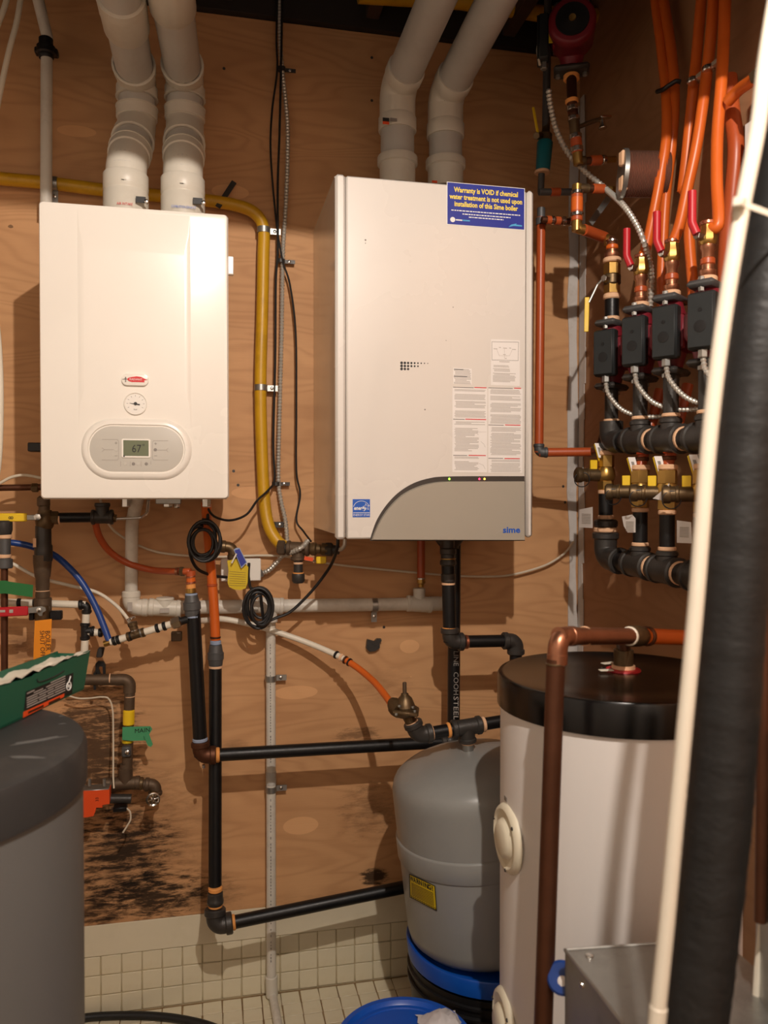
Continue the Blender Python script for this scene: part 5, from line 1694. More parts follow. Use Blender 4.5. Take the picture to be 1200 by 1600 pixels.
# ================================================================== RIGHT WALL: TWO MANIFOLDS, FOUR PUMPS
MO = .11
MX = XR - MO
mu = run('upper_manifold', 'upper black iron manifold below the four pumps on the right wall', R(955, 690, MO))
def yline(px):
    return R(px, 690, MO).y
uP = [R(955, 690, MO), R(1000, 689, MO), R(1048, 687, MO), R(1104, 684, MO), R(1160, 681, MO)]
uP = [V((MX, p.y, uP[0].z + (uP[3].z - uP[0].z) * i / 3)) for i, p in enumerate(uP)]
dU = unit(uP[0], uP[-1])
pipe(mu, uP[0] - dU * .02, uP[-1], 0.0240, 'iron_pipe', n=20)
part('end_elbow', M().tube([uP[0] + V((0, 0, .05)), uP[0], uP[0] + dU * .06], 0.0290, 18, bend=.03), 'iron', mu)
for i, p in enumerate(uP[:4]):
    if i:
        tee(mu, p, dU, Z3, 0.0300, 0.046, 0.045, 'iron', n=20, lip=1.1, rb=.022)
        band(mu, p + dU * .051, dU, 0.0262, 0.009, 'dope', n=20)
    else:
        band(mu, p + dU * .030, dU, 0.0262, 0.009, 'dope', n=20)
    band(mu, p + V((0, 0, .052)), Z3, 0.0195, 0.008, 'dope')
    pipe(mu, p, p + V((0, 0, .125)), 0.0167, 'iron', 'nipple')

ml = run('lower_manifold', 'lower black iron manifold with a large elbow below the brass purge valves', R(945, 860, MO))
lP = [R(946, 872, MO), R(1000, 880, MO), R(1042, 889, MO), R(1098, 903, MO), R(1150, 915, MO)]
z_a, z_b = lP[0].z, lP[3].z
lP = [V((MX, p.y, z_a + (z_b - z_a) * i / 3)) for i, p in enumerate(lP)]
dL = unit(lP[0], lP[-1])
pipe(ml, lP[0] + dL * .03, lP[-1], 0.0240, 'iron_pipe', n=20)
part('elbow', M().tube([lP[0] + V((0, 0, .062)), lP[0], lP[0] + dL * .075], 0.0285, 20, bend=.055, seg=9), 'iron', ml)
part('elbow_collar', M().cyl(lP[0] + V((0, 0, .048)), lP[0] + V((0, 0, .066)), 0.033, 20, .003), 'iron', ml)
part('elbow_collar', M().cyl(lP[0] + dL * .058, lP[0] + dL * .078, 0.033, 20, .003), 'iron', ml)
for i, p in enumerate(lP[:4]):
    if i:
        tee(ml, p, dL, Z3, 0.0300, 0.046, 0.042, 'iron', n=20, lip=1.1, rb=.022)
        band(ml, p + dL * .051, dL, 0.0262, 0.009, 'dope', n=20)
        band(ml, p + V((0, 0, .048)), Z3, 0.0195, 0.009, 'dope')
        pipe(ml, p, p + V((0, 0, .135)), 0.0167, 'iron_pipe', 'nipple')
    else:
        band(ml, p + V((0, 0, .072)), Z3, 0.0300, 0.012, 'dope', n=20)
        part('bushing', M().cyl(p + V((0, 0, .078)), p + V((0, 0, .098)), 0.0300, 20, .004), 'iron', ml)
        band(ml, p + V((0, 0, .104)), Z3, 0.0195, 0.012, 'dope')
        pipe(ml, p + V((0, 0, .07)), p + V((0, 0, .17)), 0.0178, 'iron_pipe', 'nipple')

# brass purge valves standing on the lower manifold
pg_lab = ['brass purge valve nearest the corner, standing on a black nipple and large elbow',
          'second brass purge valve from the corner, paper slip hanging below its port',
          'third brass purge valve from the corner, paper slip standing at its port',
          'brass purge valve half hidden by the white pipe on the insulated column']
nY = V((0, -1, 0))
toc = V((-0.62, -0.78, 0)).normalized()        # towards the room corner opposite
for i, p in enumerate(lP[:4]):
    b0 = p + V((0, 0, .165 if i == 0 else .125))
    pvv = thing('purge_valve', pg_lab[i], 'valve', b0, 'brass purge valves on the lower manifold')
    band(pvv, b0 + V((0, 0, .003)), Z3, 0.0195, 0.010, 'dope')
    part('lower_hex', M().hexnut(b0 + V((0, 0, .008)), b0 + V((0, 0, .032)), 0.0205, .002), 'brass', pvv)
    part('body', M().lathe(b0 + V((0, 0, .03)), Z3, [(0, .017), (.004, .022), (.016, .0245), (.030, .022), (.036, .019)], 18), 'brass', pvv)
    part('upper_hex', M().hexnut(b0 + V((0, 0, .064)), b0 + V((0, 0, .098)), 0.0215, .003), 'brass', pvv)
    band(pvv, b0 + V((0, 0, .102)), Z3, 0.0215, 0.012, 'dope')
    sp_ = b0 + V((0, 0, .046))
    dd_ = V((-0.62, 0.42, 0)).normalized() if i else V((-0.80, 0.10, 0)).normalized()
    part('drain_port', M().lathe(sp_, dd_, [(0, .016), (.045, .016), (.047, .018), (.052, .018), (.053, .0165), (.064, .0165), (.066, .014)], 16), 'bronze', pvv)
    cap_ = sp_ + dd_ * .062
    part('port_cap', M().lathe(cap_, dd_, [(0, .018), (.003, .0195), (.014, .0195), (.018, .014), (.0185, 0)], 14), 'bronze', pvv)
    part('cap_chain', M().torus(cap_ + V((-.006, -.012, -.012)), V((.35, 1, .15)), 0.0185, 0.0014, 22, 5), 'cable', pvv)
    hb = sp_ + dd_ * .032 + V((0, 0, .018))
    hv = part('handle', M().obox(hb + V((0, 0, .008)), dd_, dd_.cross(Z3), Z3, .009, .003, .012, .001), 'yellow', pvv)
    hl = hb + dd_ * -.016 + V((0, 0, .038))
    ax_h = V((-0.25, .1, 1)).normalized()
    part('grip', M().obox(hl, dd_, dd_.cross(ax_h), ax_h, .0095, .003, .024, .002), 'yellow', hv)
    fn = V((-.45, -.9, 0)).normalized()
    part('grip_label', M().obox(hl + fn * .008 + V((0, 0, .006)), fn.cross(Z3), fn, ax_h, .008, .0006, .019), 'paper', hv)
    part('label_print', M().obox(hl + fn * .009 + V((0, 0, .004)), fn.cross(Z3), fn, ax_h, .003, .0005, .010), 'print_grey', hv)
    # copper or PEX tail above
    q0 = b0 + V((0, 0, .106))
    if i == 0:
        part('tail', M().cyl(q0, q0 + V((0, 0, .075)), 0.0115, 14), 'pex_red', pvv)
        for k_ in (.014, .038, .058):
            band(pvv, q0 + V((0, 0, k_)), Z3, 0.0145, 0.008, 'chrome', 'crimp_ring')
        part('top_elbow', M().tube([q0 + V((0, 0, .06)), R(937, 705, MO), R(930, 706, .10)], 0.0125, 14, bend=.01), 'copper_dull', pvv)
    else:
        part('tail', M().cyl(q0, V((MX + .055, q0.y + .01, q0.z + .18)), 0.0125, 14), 'pex_red', pvv)
        band(pvv, q0 + V((.004, 0, .016)), Z3, 0.0155, 0.009, 'copper_dull', 'crimp_ring')
        band(pvv, q0 + V((.006, 0, .03)), Z3, 0.0150, 0.006, 'orange_box', 'crimp_ring')
# paper slips wired to the valves
slip_lab = ['small white printed slip hanging below the corner purge valve', 'small white printed slip, curled, below the second purge valve',
            'folded white slip leaning between the second and third purge valves', 'largest white printed slip, right, beside the white pipe']
for k, (q_, off) in enumerate((([(906, 796), (926, 792), (926, 825), (905, 824)], MO + .06), ([(972, 807), (988, 804), (993, 810), (993, 832), (981, 832), (975, 822)], MO + .05),
                               ([(1020, 779), (1031, 770), (1046, 755), (1044, 768), (1040, 783)], MO + .06), ([(1058, 813), (1080, 816), (1081, 849), (1058, 848)], MO + .06))):
    t = thing('paper_slip', slip_lab[k], 'tag', R(*q_[-1], off), 'printed slips on the purge valves')
    part('sheet', M().prism([R(x_, y_, off) for x_, y_ in q_], V((-0.0008, -.0004, 0))), 'paper', t)
    if k != 2:
        x0_, y0_ = min(x_ for x_, _ in q_) + 4, min(y_ for _, y_ in q_) + 11
        m = M()
        for j in range(7):
            a, b = R(x0_ + (2 if k == 1 else 0), y0_ + j * 2.4, off + .0012), R(x0_ + 14, y0_ + .6 + j * 2.4, off + .0012)
            m.obox((a + b) / 2, unit(a, b), unit(a, b).cross(Z3), Z3, (b - a).length / 2, .0002, .0007)
        o = part('slip_print', m, 'print_pale', t)
        o['kind'] = 'stuff'

# circulator pumps
def pump(label, c, group, yaw=0.0, ML=.085, box_side=1, MR=.041):
    """c: centre of the volute on the vertical pipe axis; motor points along -y (yaw 0), terminal box towards -x"""
    t = thing('circulator_pump', label, 'pump', c - V((0, 0, .09)), group)
    cy, sy = math.cos(yaw), math.sin(yaw)
    mo = V((sy, -cy, 0))            # motor axis
    sd = V((-cy, -sy, 0)) * box_side
    part('volute', M().lathe(c - V((0, 0, .07)), Z3, [(0, .024), (.03, .032), (.05, .045), (.09, .045), (.11, .032), (.14, .024)], 20), 'pump_red', t)
    for s in (-1, 1):
        zc = c + V((0, 0, .078 * s))
        fl_ = part('flange', M().obox(zc, sd, mo, Z3, .044, .028, .0075, .006), 'iron_grey' if s > 0 else 'iron', t)
        for k in (-1, 1):
            q = zc + sd * .033 * k
            part('bolt', M().hexnut(q - V((0, 0, .016)), q + V((0, 0, .014)), .0062, .001), 'galv', fl_)
    mt_ = part('motor', M().lathe(c + mo * .005, mo, [(0, MR), (ML * .6, MR), (ML * .64, MR + .002), (ML * .93, MR + .002), (ML * .98, MR - .001), (ML, MR - .005)], 28), 'pump_red', t)
    part('motor_end', M().lathe(c + mo * (ML + .0045), mo, [(0, MR * .74), (.003, MR * .72), (.004, .018), (.007, .009), (.0071, 0)], 24), 'black', mt_)
    part('bleed_screw', M().lathe(c + mo * (ML + .011), mo, [(0, .009), (.003, .008), (.0035, 0)], 14), 'brass', mt_)
    bc_ = c + mo * .012 + sd * (MR + .013) + V((0, 0, -.002))
    bxp = part('terminal_box', M().obox(bc_, sd, mo, Z3, .013, .027, .056, .004), 'black_box', t)
    part('box_lid', M().obox(bc_ + sd * .0145, sd, mo, Z3, .0025, .025, .053, .002), 'black_box', bxp)
    part('box_neck', M().obox(c + mo * .022 + sd * .038, sd, mo, Z3, .008, .024, .036, .003), 'pump_red', t)
    part('cable_gland', M().hexnut(bc_ + V((0, 0, -.054)), bc_ + V((0, 0, -.072)), .0095, .002), 'galv', bxp)
    part('lid_screw', M().lathe(bc_ + sd * .0172 + V((0, 0, .02)), sd, [(0, .004), (.001, .004), (.0012, 0)], 8), 'black', bxp)
    part('lid_badge', M().lathe(bc_ + sd * .0172 + V((0, 0, -.012)), sd, [(0, .012), (.0006, .012), (.0008, .010), (.0008, 0)], 16), 'black', bxp)
    return t, mo, sd
pl_lab = ['maroon circulator pump with black box nearest the corner, below the yellow lever', 'second maroon circulator pump from the corner, red lever valve above',
          'third maroon circulator pump from the corner, its dark motor end showing', 'circulator pump partly hidden by the white pipe on the insulated column']
tops = [(948, 508), (1000, 484), (1050, 466), (1112, 442)]
PC = []
for i in range(4):
    zt = R(*tops[i], MO).z
    c = V((MX, uP[i].y, zt - .082))
    PC.append(c)
    t, mo, sd = pump(pl_lab[i], c, 'circulator pumps on the right wall', yaw=.62, ML=.062)
    band(t, c + V((0, 0, .092)), Z3, .019, .012, 'dope')
    # whip to the next box along the wall
    g_ = c + mo * .012 + sd * .054 + V((0, 0, -.074))
    part('whip', flex([g_, g_ + V((.004, -.008, -.03)), g_ + V((.022, -.045, -.072)), g_ + V((.05, -.10, -.092)), g_ + V((.09, -.17, -.094))], .0062, .0085, deep=.7), 'conduit', t)
    part('lower_pipe', M().cyl(c + V((0, 0, -.08)), uP[i] + V((0, 0, .10)), .0167, 14), 'iron', t)

# stack above pump one: brass check union with yellow lever
p1 = PC[0] + V((0, 0, .095))
cku = thing('check_union', 'brass union stack with hanging yellow lever above the corner pump', 'valve', p1, None)
pipe(cku, p1, p1 + V((0, 0, .045)), .0178, 'iron_pipe', 'nipple')
band(cku, p1 + V((0, 0, .052)), Z3, .0215, .014, 'dope')
part('hex', M().hexnut(p1 + V((0, 0, .058)), p1 + V((0, 0, .084)), .020, .002), 'brass', cku)
part('body', M().lathe(p1 + V((0, 0, .08)), Z3, [(0, .018), (.004, .0215), (.024, .0215), (.028, .018)], 18), 'bronze', cku)
part('hex', M().hexnut(p1 + V((0, 0, .104)), p1 + V((0, 0, .136)), .021, .003), 'brass', cku)
band(cku, p1 + V((0, 0, .142)), Z3, .0225, .012, 'dope')
part('tail', M().lathe(p1 + V((0, 0, .146)), Z3, [(0, .016), (.006, .019), (.014, .019), (.016, .013), (.045, .013), (.05, .009), (.056, .006)], 16), 'copper', cku)
band(cku, p1 + V((0, 0, .175)), Z3, .015, .012, 'pex_orange', 'crimp_ring')
band(cku, p1 + V((0, 0, .19)), Z3, .0155, .007, 'chrome', 'crimp_ring')
lvs = p1 + V((-.022, -.012, .092))
part('stem', M().hexnut(lvs + V((.01, .005, 0)), lvs + V((-.010, -.005, 0)), .009, .001), 'chrome', cku)
lev = part('lever', M().tube([lvs + V((-.008, 0, 0)), lvs + V((-.018, .01, -.012)), lvs + V((-.036, .02, -.055))], .0032, 8, bend=.01), 'galv', cku)
part('lever_sleeve', M().obox(lvs + V((-.041, .022, -.085)), (.9, -.45, 0), (.45, .9, 0), (.02, 0, 1), .0055, .0022, .043, .001), 'yellow', lev)

# red-lever ball valves above pumps two to four and their orange tubes
bl_lab = ['small brass ball valve with red lever above the second pump', 'small brass ball valve with red lever above the third pump', 'small brass ball valve with red lever above the fourth pump']
red_top = [(990, 372), (1038, 345), (1101, 315)]
VT = []
for i in (1, 2, 3):
    b0 = PC[i] + V((0, 0, .098))
    bv = thing('ball_valve', bl_lab[i - 1], 'valve', b0, 'red lever valves above the pumps')
    part('tail', M().lathe(b0, Z3, [(0, .013), (.006, .0165), (.012, .0165), (.014, .0125), (.05, .0125), (.054, .0155), (.062, .0155), (.064, .011)], 16), 'copper', bv)
    band(bv, b0 + V((0, 0, .03)), Z3, .0145, .016, 'pex_red', 'crimp_ring')
    part('body', M().lathe(b0 + V((0, 0, .062)), Z3, [(0, .013), (.004, .0165), (.012, .018), (.026, .0165), (.034, .0145), (.040, .0145)], 8), 'brass', bv)
    sn_ = b0 + V((-.016, -.002, .078))
    part('stem', M().hexnut(sn_ + V((.006, 0, 0)), sn_ + V((-.016, -.006, 0)), .0085, .001), 'chrome', bv)
    hd0 = sn_ + V((-.014, -.005, .004))
    m = M().tube([hd0, hd0 + V((-.008, .004, .022)), hd0 + V((-.008, .004, .085))], .0085, 10, bend=.02)
    part('lever', m, 'red', bv)
    band(bv, b0 + V((0, 0, .107)), Z3, .0155, .008, 'copper_bright', 'crimp_ring')
    VT.append(b0 + V((0, 0, .10)))
TR_ = .0118
def otube(label, pts, r=TR_, m_='pex_orange'):
    return single('orange_tube', M().sweep(spline(pts, 8), r, 14), m_, label, 'tube', group='orange heating tubes on the right wall')
otube('orange tube rising from the second pump and leaning right', [VT[0]] + Rs((1010, 385, .10), (1022, 330, .09), (1033, 270, .08), (1041, 215, .07), (1041, 150, .06), (1034, 80, .05), (1024, 0, .05), (1018, -50, .05)))
otube('orange tube behind the second pump riser, tied to it by black strap', Rs((1034, 480, .05), (1034, 430, .05), (1036, 380, .05), (1040, 310, .05), (1050, 220, .05), (1054, 150, .045), (1049, 80, .04), (1037, 0, .04), (1030, -50, .04)))
otube('orange tube rising from the third pump and leaning right', [VT[1]] + Rs((1062, 350, .10), (1075, 290, .09), (1088, 230, .08), (1098, 165, .07), (1106, 100, .06), (1113, 30, .06), (1117, -50, .06)))
otube('shiny orange tube behind the third pump riser, ending in steel clamp', Rs((1066, 300, .045), (1072, 250, .045), (1078, 190, .045), (1083, 140, .045), (1088, 90, .04), (1096, 0, .04), (1100, -50, .04)))
otube('orange tube dropping behind the third pump riser beside brown panel edge', Rs((1084, 500, .05), (1082, 440, .05), (1077, 370, .05), (1078, 310, .045), (1068, 296, .045)))
otube('orange tube rising straight from the fourth pump', [VT[2]] + Rs((1122, 350, .10), (1120, 280, .09), (1121, 210, .08), (1127, 130, .07), (1131, 60, .06), (1133, 0, .06), (1134, -50, .06)))
otube('dull orange tube behind the fourth pump riser, against the wall', Rs((1132, 500, .03), (1136, 380, .03), (1145, 300, .03), (1150, 230, .03), (1143, 170, .03), (1139, 120, .03)), .0165, 'pex_red')
otube('short orange tube slanting up to the brass fitting at right edge', Rs((1138, 158, .07), (1155, 140, .07), (1172, 128, .08), (1188, 116, .09)))
ef = thing('edge_coupling', 'brass coupling with blue handle tip at the right edge', 'fitting', R(1185, 118, .09))
part('nut', M().hexnut(R(1180, 122, .09), R(1192, 112, .09), .016, .002), 'bronze', ef)
part('body', M().cyl(R(1190, 114, .09), R(1212, 98, .10), .0145, 14, .002), 'galv', ef)
part('handle', M().obox(R(1198, 66, .10), (.5, .8, 0), (.8, -.5, 0), Z3, .006, .006, .016, .003), 'pex_blue', ef)
zt_ = single('zip_tie', M().sweep(spline(Rs((1027, 143, .075), (1036, 140, .085), (1046, 133, .08), (1056, 127, .07), (1063, 128, .06)), 6), .0052, 8), 'black', 'black strap around the two left orange tubes', 'tie')
for (q_, lb) in (((1084, 126), 'steel clamp holding the shiny orange tube'), ((1108, 107), 'steel clamp holding the third pump riser')):
    p = R(*q_, .065)
    t = thing('tube_clamp', lb, 'clamp', p, 'steel tube clamps')
    band(t, p, Z3, .0142, .011, 'chrome', 'ring')
    part('ear', M().hexnut(p + V((.002, -.012, .002)), p + V((.008, -.034, .006)), .0075, .001), 'chrome', t)

# ================================================================== TOP RIGHT: PUMP, HEAT EXCHANGER, SMALL VALVES
tpc = W(893, 62, .36)
t, mo, sd = pump('large maroon circulator pump high in the dark top right corner', tpc, None, yaw=-0.42, MR=.055)
t['group'] = 'circulator pumps on the right wall'
for s_ in (-1, 1):
    band(t, tpc + V((0, 0, .095 * s_)), Z3, .02, .016, 'dope_orange' if s_ < 0 else 'iron')
part('riser', M().tube([tpc + V((0, 0, .09)), tpc + V((.01, .01, .17)), tpc + V((.06, .02, .34))], .0135, 14, bend=.05), 'pex_red', t)
part('name_plate', M().obox(tpc + sd * .046 + mo * .050, sd, mo, Z3, .010, .0012, .03), 'yellow_tag', t)
part('lead', M().sweep(spline([tpc + sd * .086 + V((0, -.03, .01)), tpc + sd * .096 + V((0, -.03, -.03)), tpc + sd * .09 + V((0, -.03, -.07))], 6), .003, 6), 'cable_white', t)
fw = thing('flexible_conduit', 'bright ribbed conduit curving from the top pump down to the wall pumps', 'conduit', R(1015, 460, .12))
part('armour', flex([W(857, 140, .40), W(861, 170, .40), W(870, 205, .40), W(887, 238, .40), W(912, 266, .40), W(944, 293, .42), R(975, 322, .14), R(995, 352, .13), R(1006, 378, .12), R(1015, 408, .09), R(1018, 440, .09), R(1016, 480, .09)], .0076, .0095, deep=.7), 'conduit', fw)

hxv = thing('mixing_stack', 'copper and orange crimped fittings stacked below the top pump', 'fitting', W(903, 345, .42))
HO = .42
def stack(par, px0, py0, px1, py1, segs, off=HO):
    for (t0, t1, mt, rr, nm) in segs:
        a, b = W(px0 + (px1 - px0) * t0, py0 + (py1 - py0) * t0, off), W(px0 + (px1 - px0) * t1, py0 + (py1 - py0) * t1, off)
        part(nm, M().cyl(a, b, rr, 14, .0015), mt, par)
part('tube', M().cyl(tpc + V((0, 0, -.09)), W(894, 160, HO), .0125, 14), 'copper_dull', hxv)
stack(hxv, 893, 155, 904, 258, ((0, .06, 'dope_orange', .016, 'band'), (.02, .3, 'copper_dull', .0125, 'adapter'), (.1, .17, 'chrome', .0145, 'crimp_ring'), (.17, .24, 'pex_red', .0125, 'tube'), (.26, .32, 'chrome', .0145, 'crimp_ring'),
                                (.3, .55, 'bronze', .0125, 'tee_body'), (.53, .60, 'chrome', .0155, 'crimp_ring'), (.58, .82, 'pex_red', .0135, 'tube'), (.62, .72, 'pex_red', .0142, 'tube'), (.72, .80, 'chrome', .0155, 'crimp_ring'), (.8, 1.0, 'brass', .0125, 'elbow_body')))
stack(hxv, 902, 252, 962, 249, ((0, .2, 'bronze', .0115, 'elbow_body'), (.15, .75, 'copper_dull', .009, 'tube'), (.34, .62, 'pex_red', .0125, 'tube'), (.64, .74, 'chrome', .012, 'crimp_ring'), (.74, 1.0, 'brass', .008, 'port')))
stack(hxv, 902, 294, 962, 296, ((0, .3, 'bronze', .0115, 'elbow_body'), (.2, .75, 'copper_dull', .009, 'tube'), (.4, .7, 'pex_red', .012, 'tube'), (.74, 1.0, 'brass', .008, 'port')))
stack(hxv, 902, 288, 901, 362, ((0, .22, 'brass', .0125, 'elbow_body'), (.14, .22, 'chrome', .016, 'crimp_ring'), (.2, .62, 'pex_red', .0140, 'tube'), (.28, .58, 'pex_orange', .0146, 'tube'), (.6, .68, 'chrome', .016, 'crimp_ring'), (.68, .78, 'pex_red', .014, 'tube'), (.76, 1.0, 'brass', .0125, 'elbow_body')))
stack(hxv, 846, 343, 900, 347, ((0, 1, 'copper_dull', .0085, 'tube'), (.15, .28, 'pex_red', .011, 'tube'), (.28, .36, 'chrome', .0115, 'crimp_ring'), (.4, .55, 'pex_red', .011, 'tube'), (.6, .7, 'chrome', .012, 'crimp_ring'), (.8, .9, 'chrome', .012, 'crimp_ring')), .30)
stack(hxv, 842, 300, 902, 300, ((0, 1, 'iron_grey', .009, 'tube'), (.3, .55, 'pex_red', .011, 'tube')), .30)
a = W(912, 359, HO); b = R(945, 371, MO)
part('tube', M().cyl(a, b, .0138, 14), 'pex_red', hxv)
part('elbow', M().tube([W(902, 352, HO), W(904, 358, HO), a], .0125, 12, bend=.008), 'brass', hxv)
part('elbow', M().tube([b, R(951, 374, MO), R(951, 385, MO)], .0115, 12, bend=.01), 'brass', hxv)
# little drain tap
dt = thing('drain_tap', 'small chrome drain tap pointing right in the shade below the top pump', 'tap', W(930, 196, HO))
part('stem', M().tube([W(900, 200, HO), W(925, 190, HO), W(938, 186, HO)], .0055, 10, bend=.01), 'bronze', dt)
part('lever', M().obox(W(946, 183, HO), (1, 0, .1), Y3, (-.1, 0, 1), .014, .006, .003, .001), 'chrome', dt)
part('spout', M().lathe(W(941, 187, HO), (0.1, 0, -1), [(0, .006), (.012, .007), (.02, .011), (.022, .010)], 12), 'chrome', dt)
# flat plate heat exchanger
hx0, hx1 = W(974, 272, .52), W(1042, 273, .55)
hxt = thing('heat_exchanger', 'coppery stacked plate heat exchanger lying behind the orange tubes', 'heat exchanger', hx0 - V((0, 0, .055)))
m = M()
prof = []
n_pl = 26
L_ = (hx1 - hx0).length
for k in range(n_pl):
    t0 = L_ * k / n_pl
    prof += [(t0, .048), (t0 + L_ / n_pl * .35, .052), (t0 + L_ / n_pl * .9, .0495)]
part('plate_pack', M().lathe(hx0, hx1 - hx0, [(0, .0)] + prof + [(L_, 0)], 20), 'hx_steel', hxt)
part('end_plate', M().lathe(hx0, hx1 - hx0, [(-.006, 0), (-.006, .056), (.004, .056), (.005, .05)], 24), 'galv', hxt)
for zz in (.028, -.030):
    part('dope_pad', M().obox(hx0 + V((-.010, -.018, zz)), X3, Y3, Z3, .008, .010, .017, .003), 'dope', hxt)
part('bracket', M().prism([W(920, 345, .30), W(948, 306, .30), W(956, 311, .30), W(926, 352, .30)], V((0, .003, 0))), 'galv', hxt)
# teal filter with yellow lever
tfz = thing('filter_valve', 'teal filter cartridge under a small yellow lever valve behind the right boiler', 'filter', W(847, 290, .2))
TFO = .2
part('cartridge', M().lathe(W(848, 268, TFO), V((.08, 0, 1)), [(-.004, .014), (0, .019), (.01, .0195), (.078, .0215), (.082, .019)], 18), 'teal', tfz)
band(tfz, W(847, 269, TFO), Z3, .0205, .008, 'dope')
part('head', M().lathe(W(852, 222, TFO), V((.05, 0, 1)), [(0, .014), (.004, .018), (.02, .018), (.028, .011), (.06, .010)], 14), 'bronze', tfz)
part('tail', M().cyl(W(846, 272, TFO), W(845, 300, TFO), .009, 12), 'iron_grey', tfz)
part('lever', M().obox(W(837, 190, TFO + .03), (1, 0, .2), Y3, (-.2, 0, 1), .0035, .002, .038, .001), 'yellow', tfz)
part('stem', M().hexnut(W(838, 212, TFO + .03), W(846, 212, TFO), .010, .001), 'bronze', tfz)
part('riser', M().cyl(W(853, 200, TFO), W(858, -110, TFO), .0105, 12), 'iron_grey', tfz)
# ================================================================== DARK GREY TANK AT LEFT
GC = Dp(-206, 1176, 1.09)
GR, GZ = 0.28, GC.z
g0 = V((GC.x, GC.y, 0))
gtk = thing('water_tank', 'dark grey cylindrical tank with dusty black lid at the lower left', 'tank', g0)
part('body', M().lathe(g0, Z3, [(FZ, GR - .012), (FZ + .004, GR - .006), (GZ - .06, GR - .006)], 80), 'dark_grey', gtk)
part('lid', M().lathe(g0, Z3, [(GZ - .064, GR - .008), (GZ - .064, GR), (GZ - .014, GR), (GZ - .004, GR - .005), (GZ, GR - .016), (GZ, 0)], 80), 'lid_dark', gtk)
for (px, py, w_, h_, an) in ((58, 1157, .045, .008, .4), (40, 1183, .030, .006, -.3), (96, 1119, .004, .003, 0), (97, 1131, .005, .002, 0)):
    p = Zp(px, py, GZ + .0004)
    pts = []
    for k in range(14):
        a = 2 * math.pi * k / 14
        rr = random.uniform(.6, 1.1)
        q = V((math.cos(a) * w_ * rr, math.sin(a) * h_ * rr, 0))
        pts.append(p + V((q.x * math.cos(an) - q.y * math.sin(an), q.x * math.sin(an) + q.y * math.cos(an), 0)))
    part('dust_smear', M().prism(pts, V((0, 0, .0003))), 'dark_grey', gtk)

# green carton standing on the lid
zt = GZ + .0015
BLc, BRc = Zp(-4, 1141, zt), Zp(131, 1077, zt)
fd = unit(BLc, BRc)
fnr = V((fd.y, -fd.x, 0))                     # outward normal of the labelled face (towards the camera side)
if fnr.dot(CAM - BLc) < 0:
    fnr = -fnr
BH, BT = .068, .05
gb = thing('green_carton', 'open green carton with black label lying on the dark tank lid', 'box', (BLc + BRc) / 2)
def onf(px, py, e=0.0):
    r_ = ray(px, py)
    t_ = (BLc + fnr * e - CAM).dot(fnr) / r_.dot(fnr)
    return CAM + r_ * t_
inn = -fnr
Lb = (BRc - BLc).length
cen = (BLc + BRc) / 2
def wallp(a, b, th, h_, mt):
    d_ = unit(a, b)
    n_ = V((-d_.y, d_.x, 0))
    c_ = (a + b) / 2 + V((0, 0, h_ / 2))
    return M().obox(c_, d_, n_, Z3, (b - a).length / 2, th / 2, h_ / 2, .001)
faceo = M().prism([BLc, BRc, onf(141, 1016), onf(110, 1029), onf(104, 1033), onf(92, 1037), onf(57, 1052), onf(52, 1057), onf(-4, 1073)], inn * .003)
part('front_panel', faceo, 'box_green', gb)
part('end_panel', wallp(BLc + inn * .002 - fd * .001, BLc + inn * BT, .003, BH, 0), 'box_green', gb)
part('end_panel', wallp(BRc + inn * .002, BRc + inn * BT, .003, BH * .95, 0), 'box_green', gb)
part('back_panel', wallp(BLc + inn * BT, BRc + inn * BT, .003, BH, 0), 'box_green', gb)
part('bottom_panel', M().prism([BLc + V((0, 0, .001)), BRc + V((0, 0, .001)), BRc + inn * BT + V((0, 0, .001)), BLc + inn * BT + V((0, 0, .001))], V((0, 0, .002))), 'box_green', gb)
# film liner lying in the carton, crumpled over the edge
fm = M()
nx, ny = 18, 6
rn = random.Random(9)
for j in range(ny + 1):
    for i in range(nx + 1):
        b_ = BLc + fd * (Lb * (-.01 + 1.10 * i / nx)) + inn * (BT * .96 * j / ny + .002)
        hgt = BH * (.98 if j == 0 else .86) + rn.uniform(-.003, .004) + (.006 if j == 1 else 0)
        fm.v.append(b_ + V((0, 0, hgt)) + fnr * (.004 if j == 0 else 0))
for j in range(ny):
    for i in range(nx):
        a_ = j * (nx + 1) + i
        fm.f.append([a_, a_ + nx + 1, a_ + nx + 2, a_ + 1])
part('film_liner', fm, 'pex_white', gb)
lbp = part('label', M().prism([onf(x_, y_, .0006) for x_, y_ in ((40.5, 1081), (114.5, 1051), (112.5, 1083), (37.5, 1110))], fnr * .0004), 'print_black', gb)
op = part('label_strip', M().prism([onf(x_, y_, .0008) for x_, y_ in ((36.5, 1112.5), (100.5, 1083.5), (99.5, 1089), (36, 1121.5))], fnr * .0005), 'orange_box', lbp)
part('strip_text', M().prism([onf(x_, y_, .0014) for x_, y_ in ((44, 1112), (68, 1101), (68, 1104.5), (44, 1115.5))], fnr * .0002), 'copper_dull', lbp)
part('strip_text', M().prism([onf(x_, y_, .0014) for x_, y_ in ((76, 1097.5), (94, 1089), (94, 1092.5), (76, 1101))], fnr * .0002), 'copper_dull', lbp)
m = M()
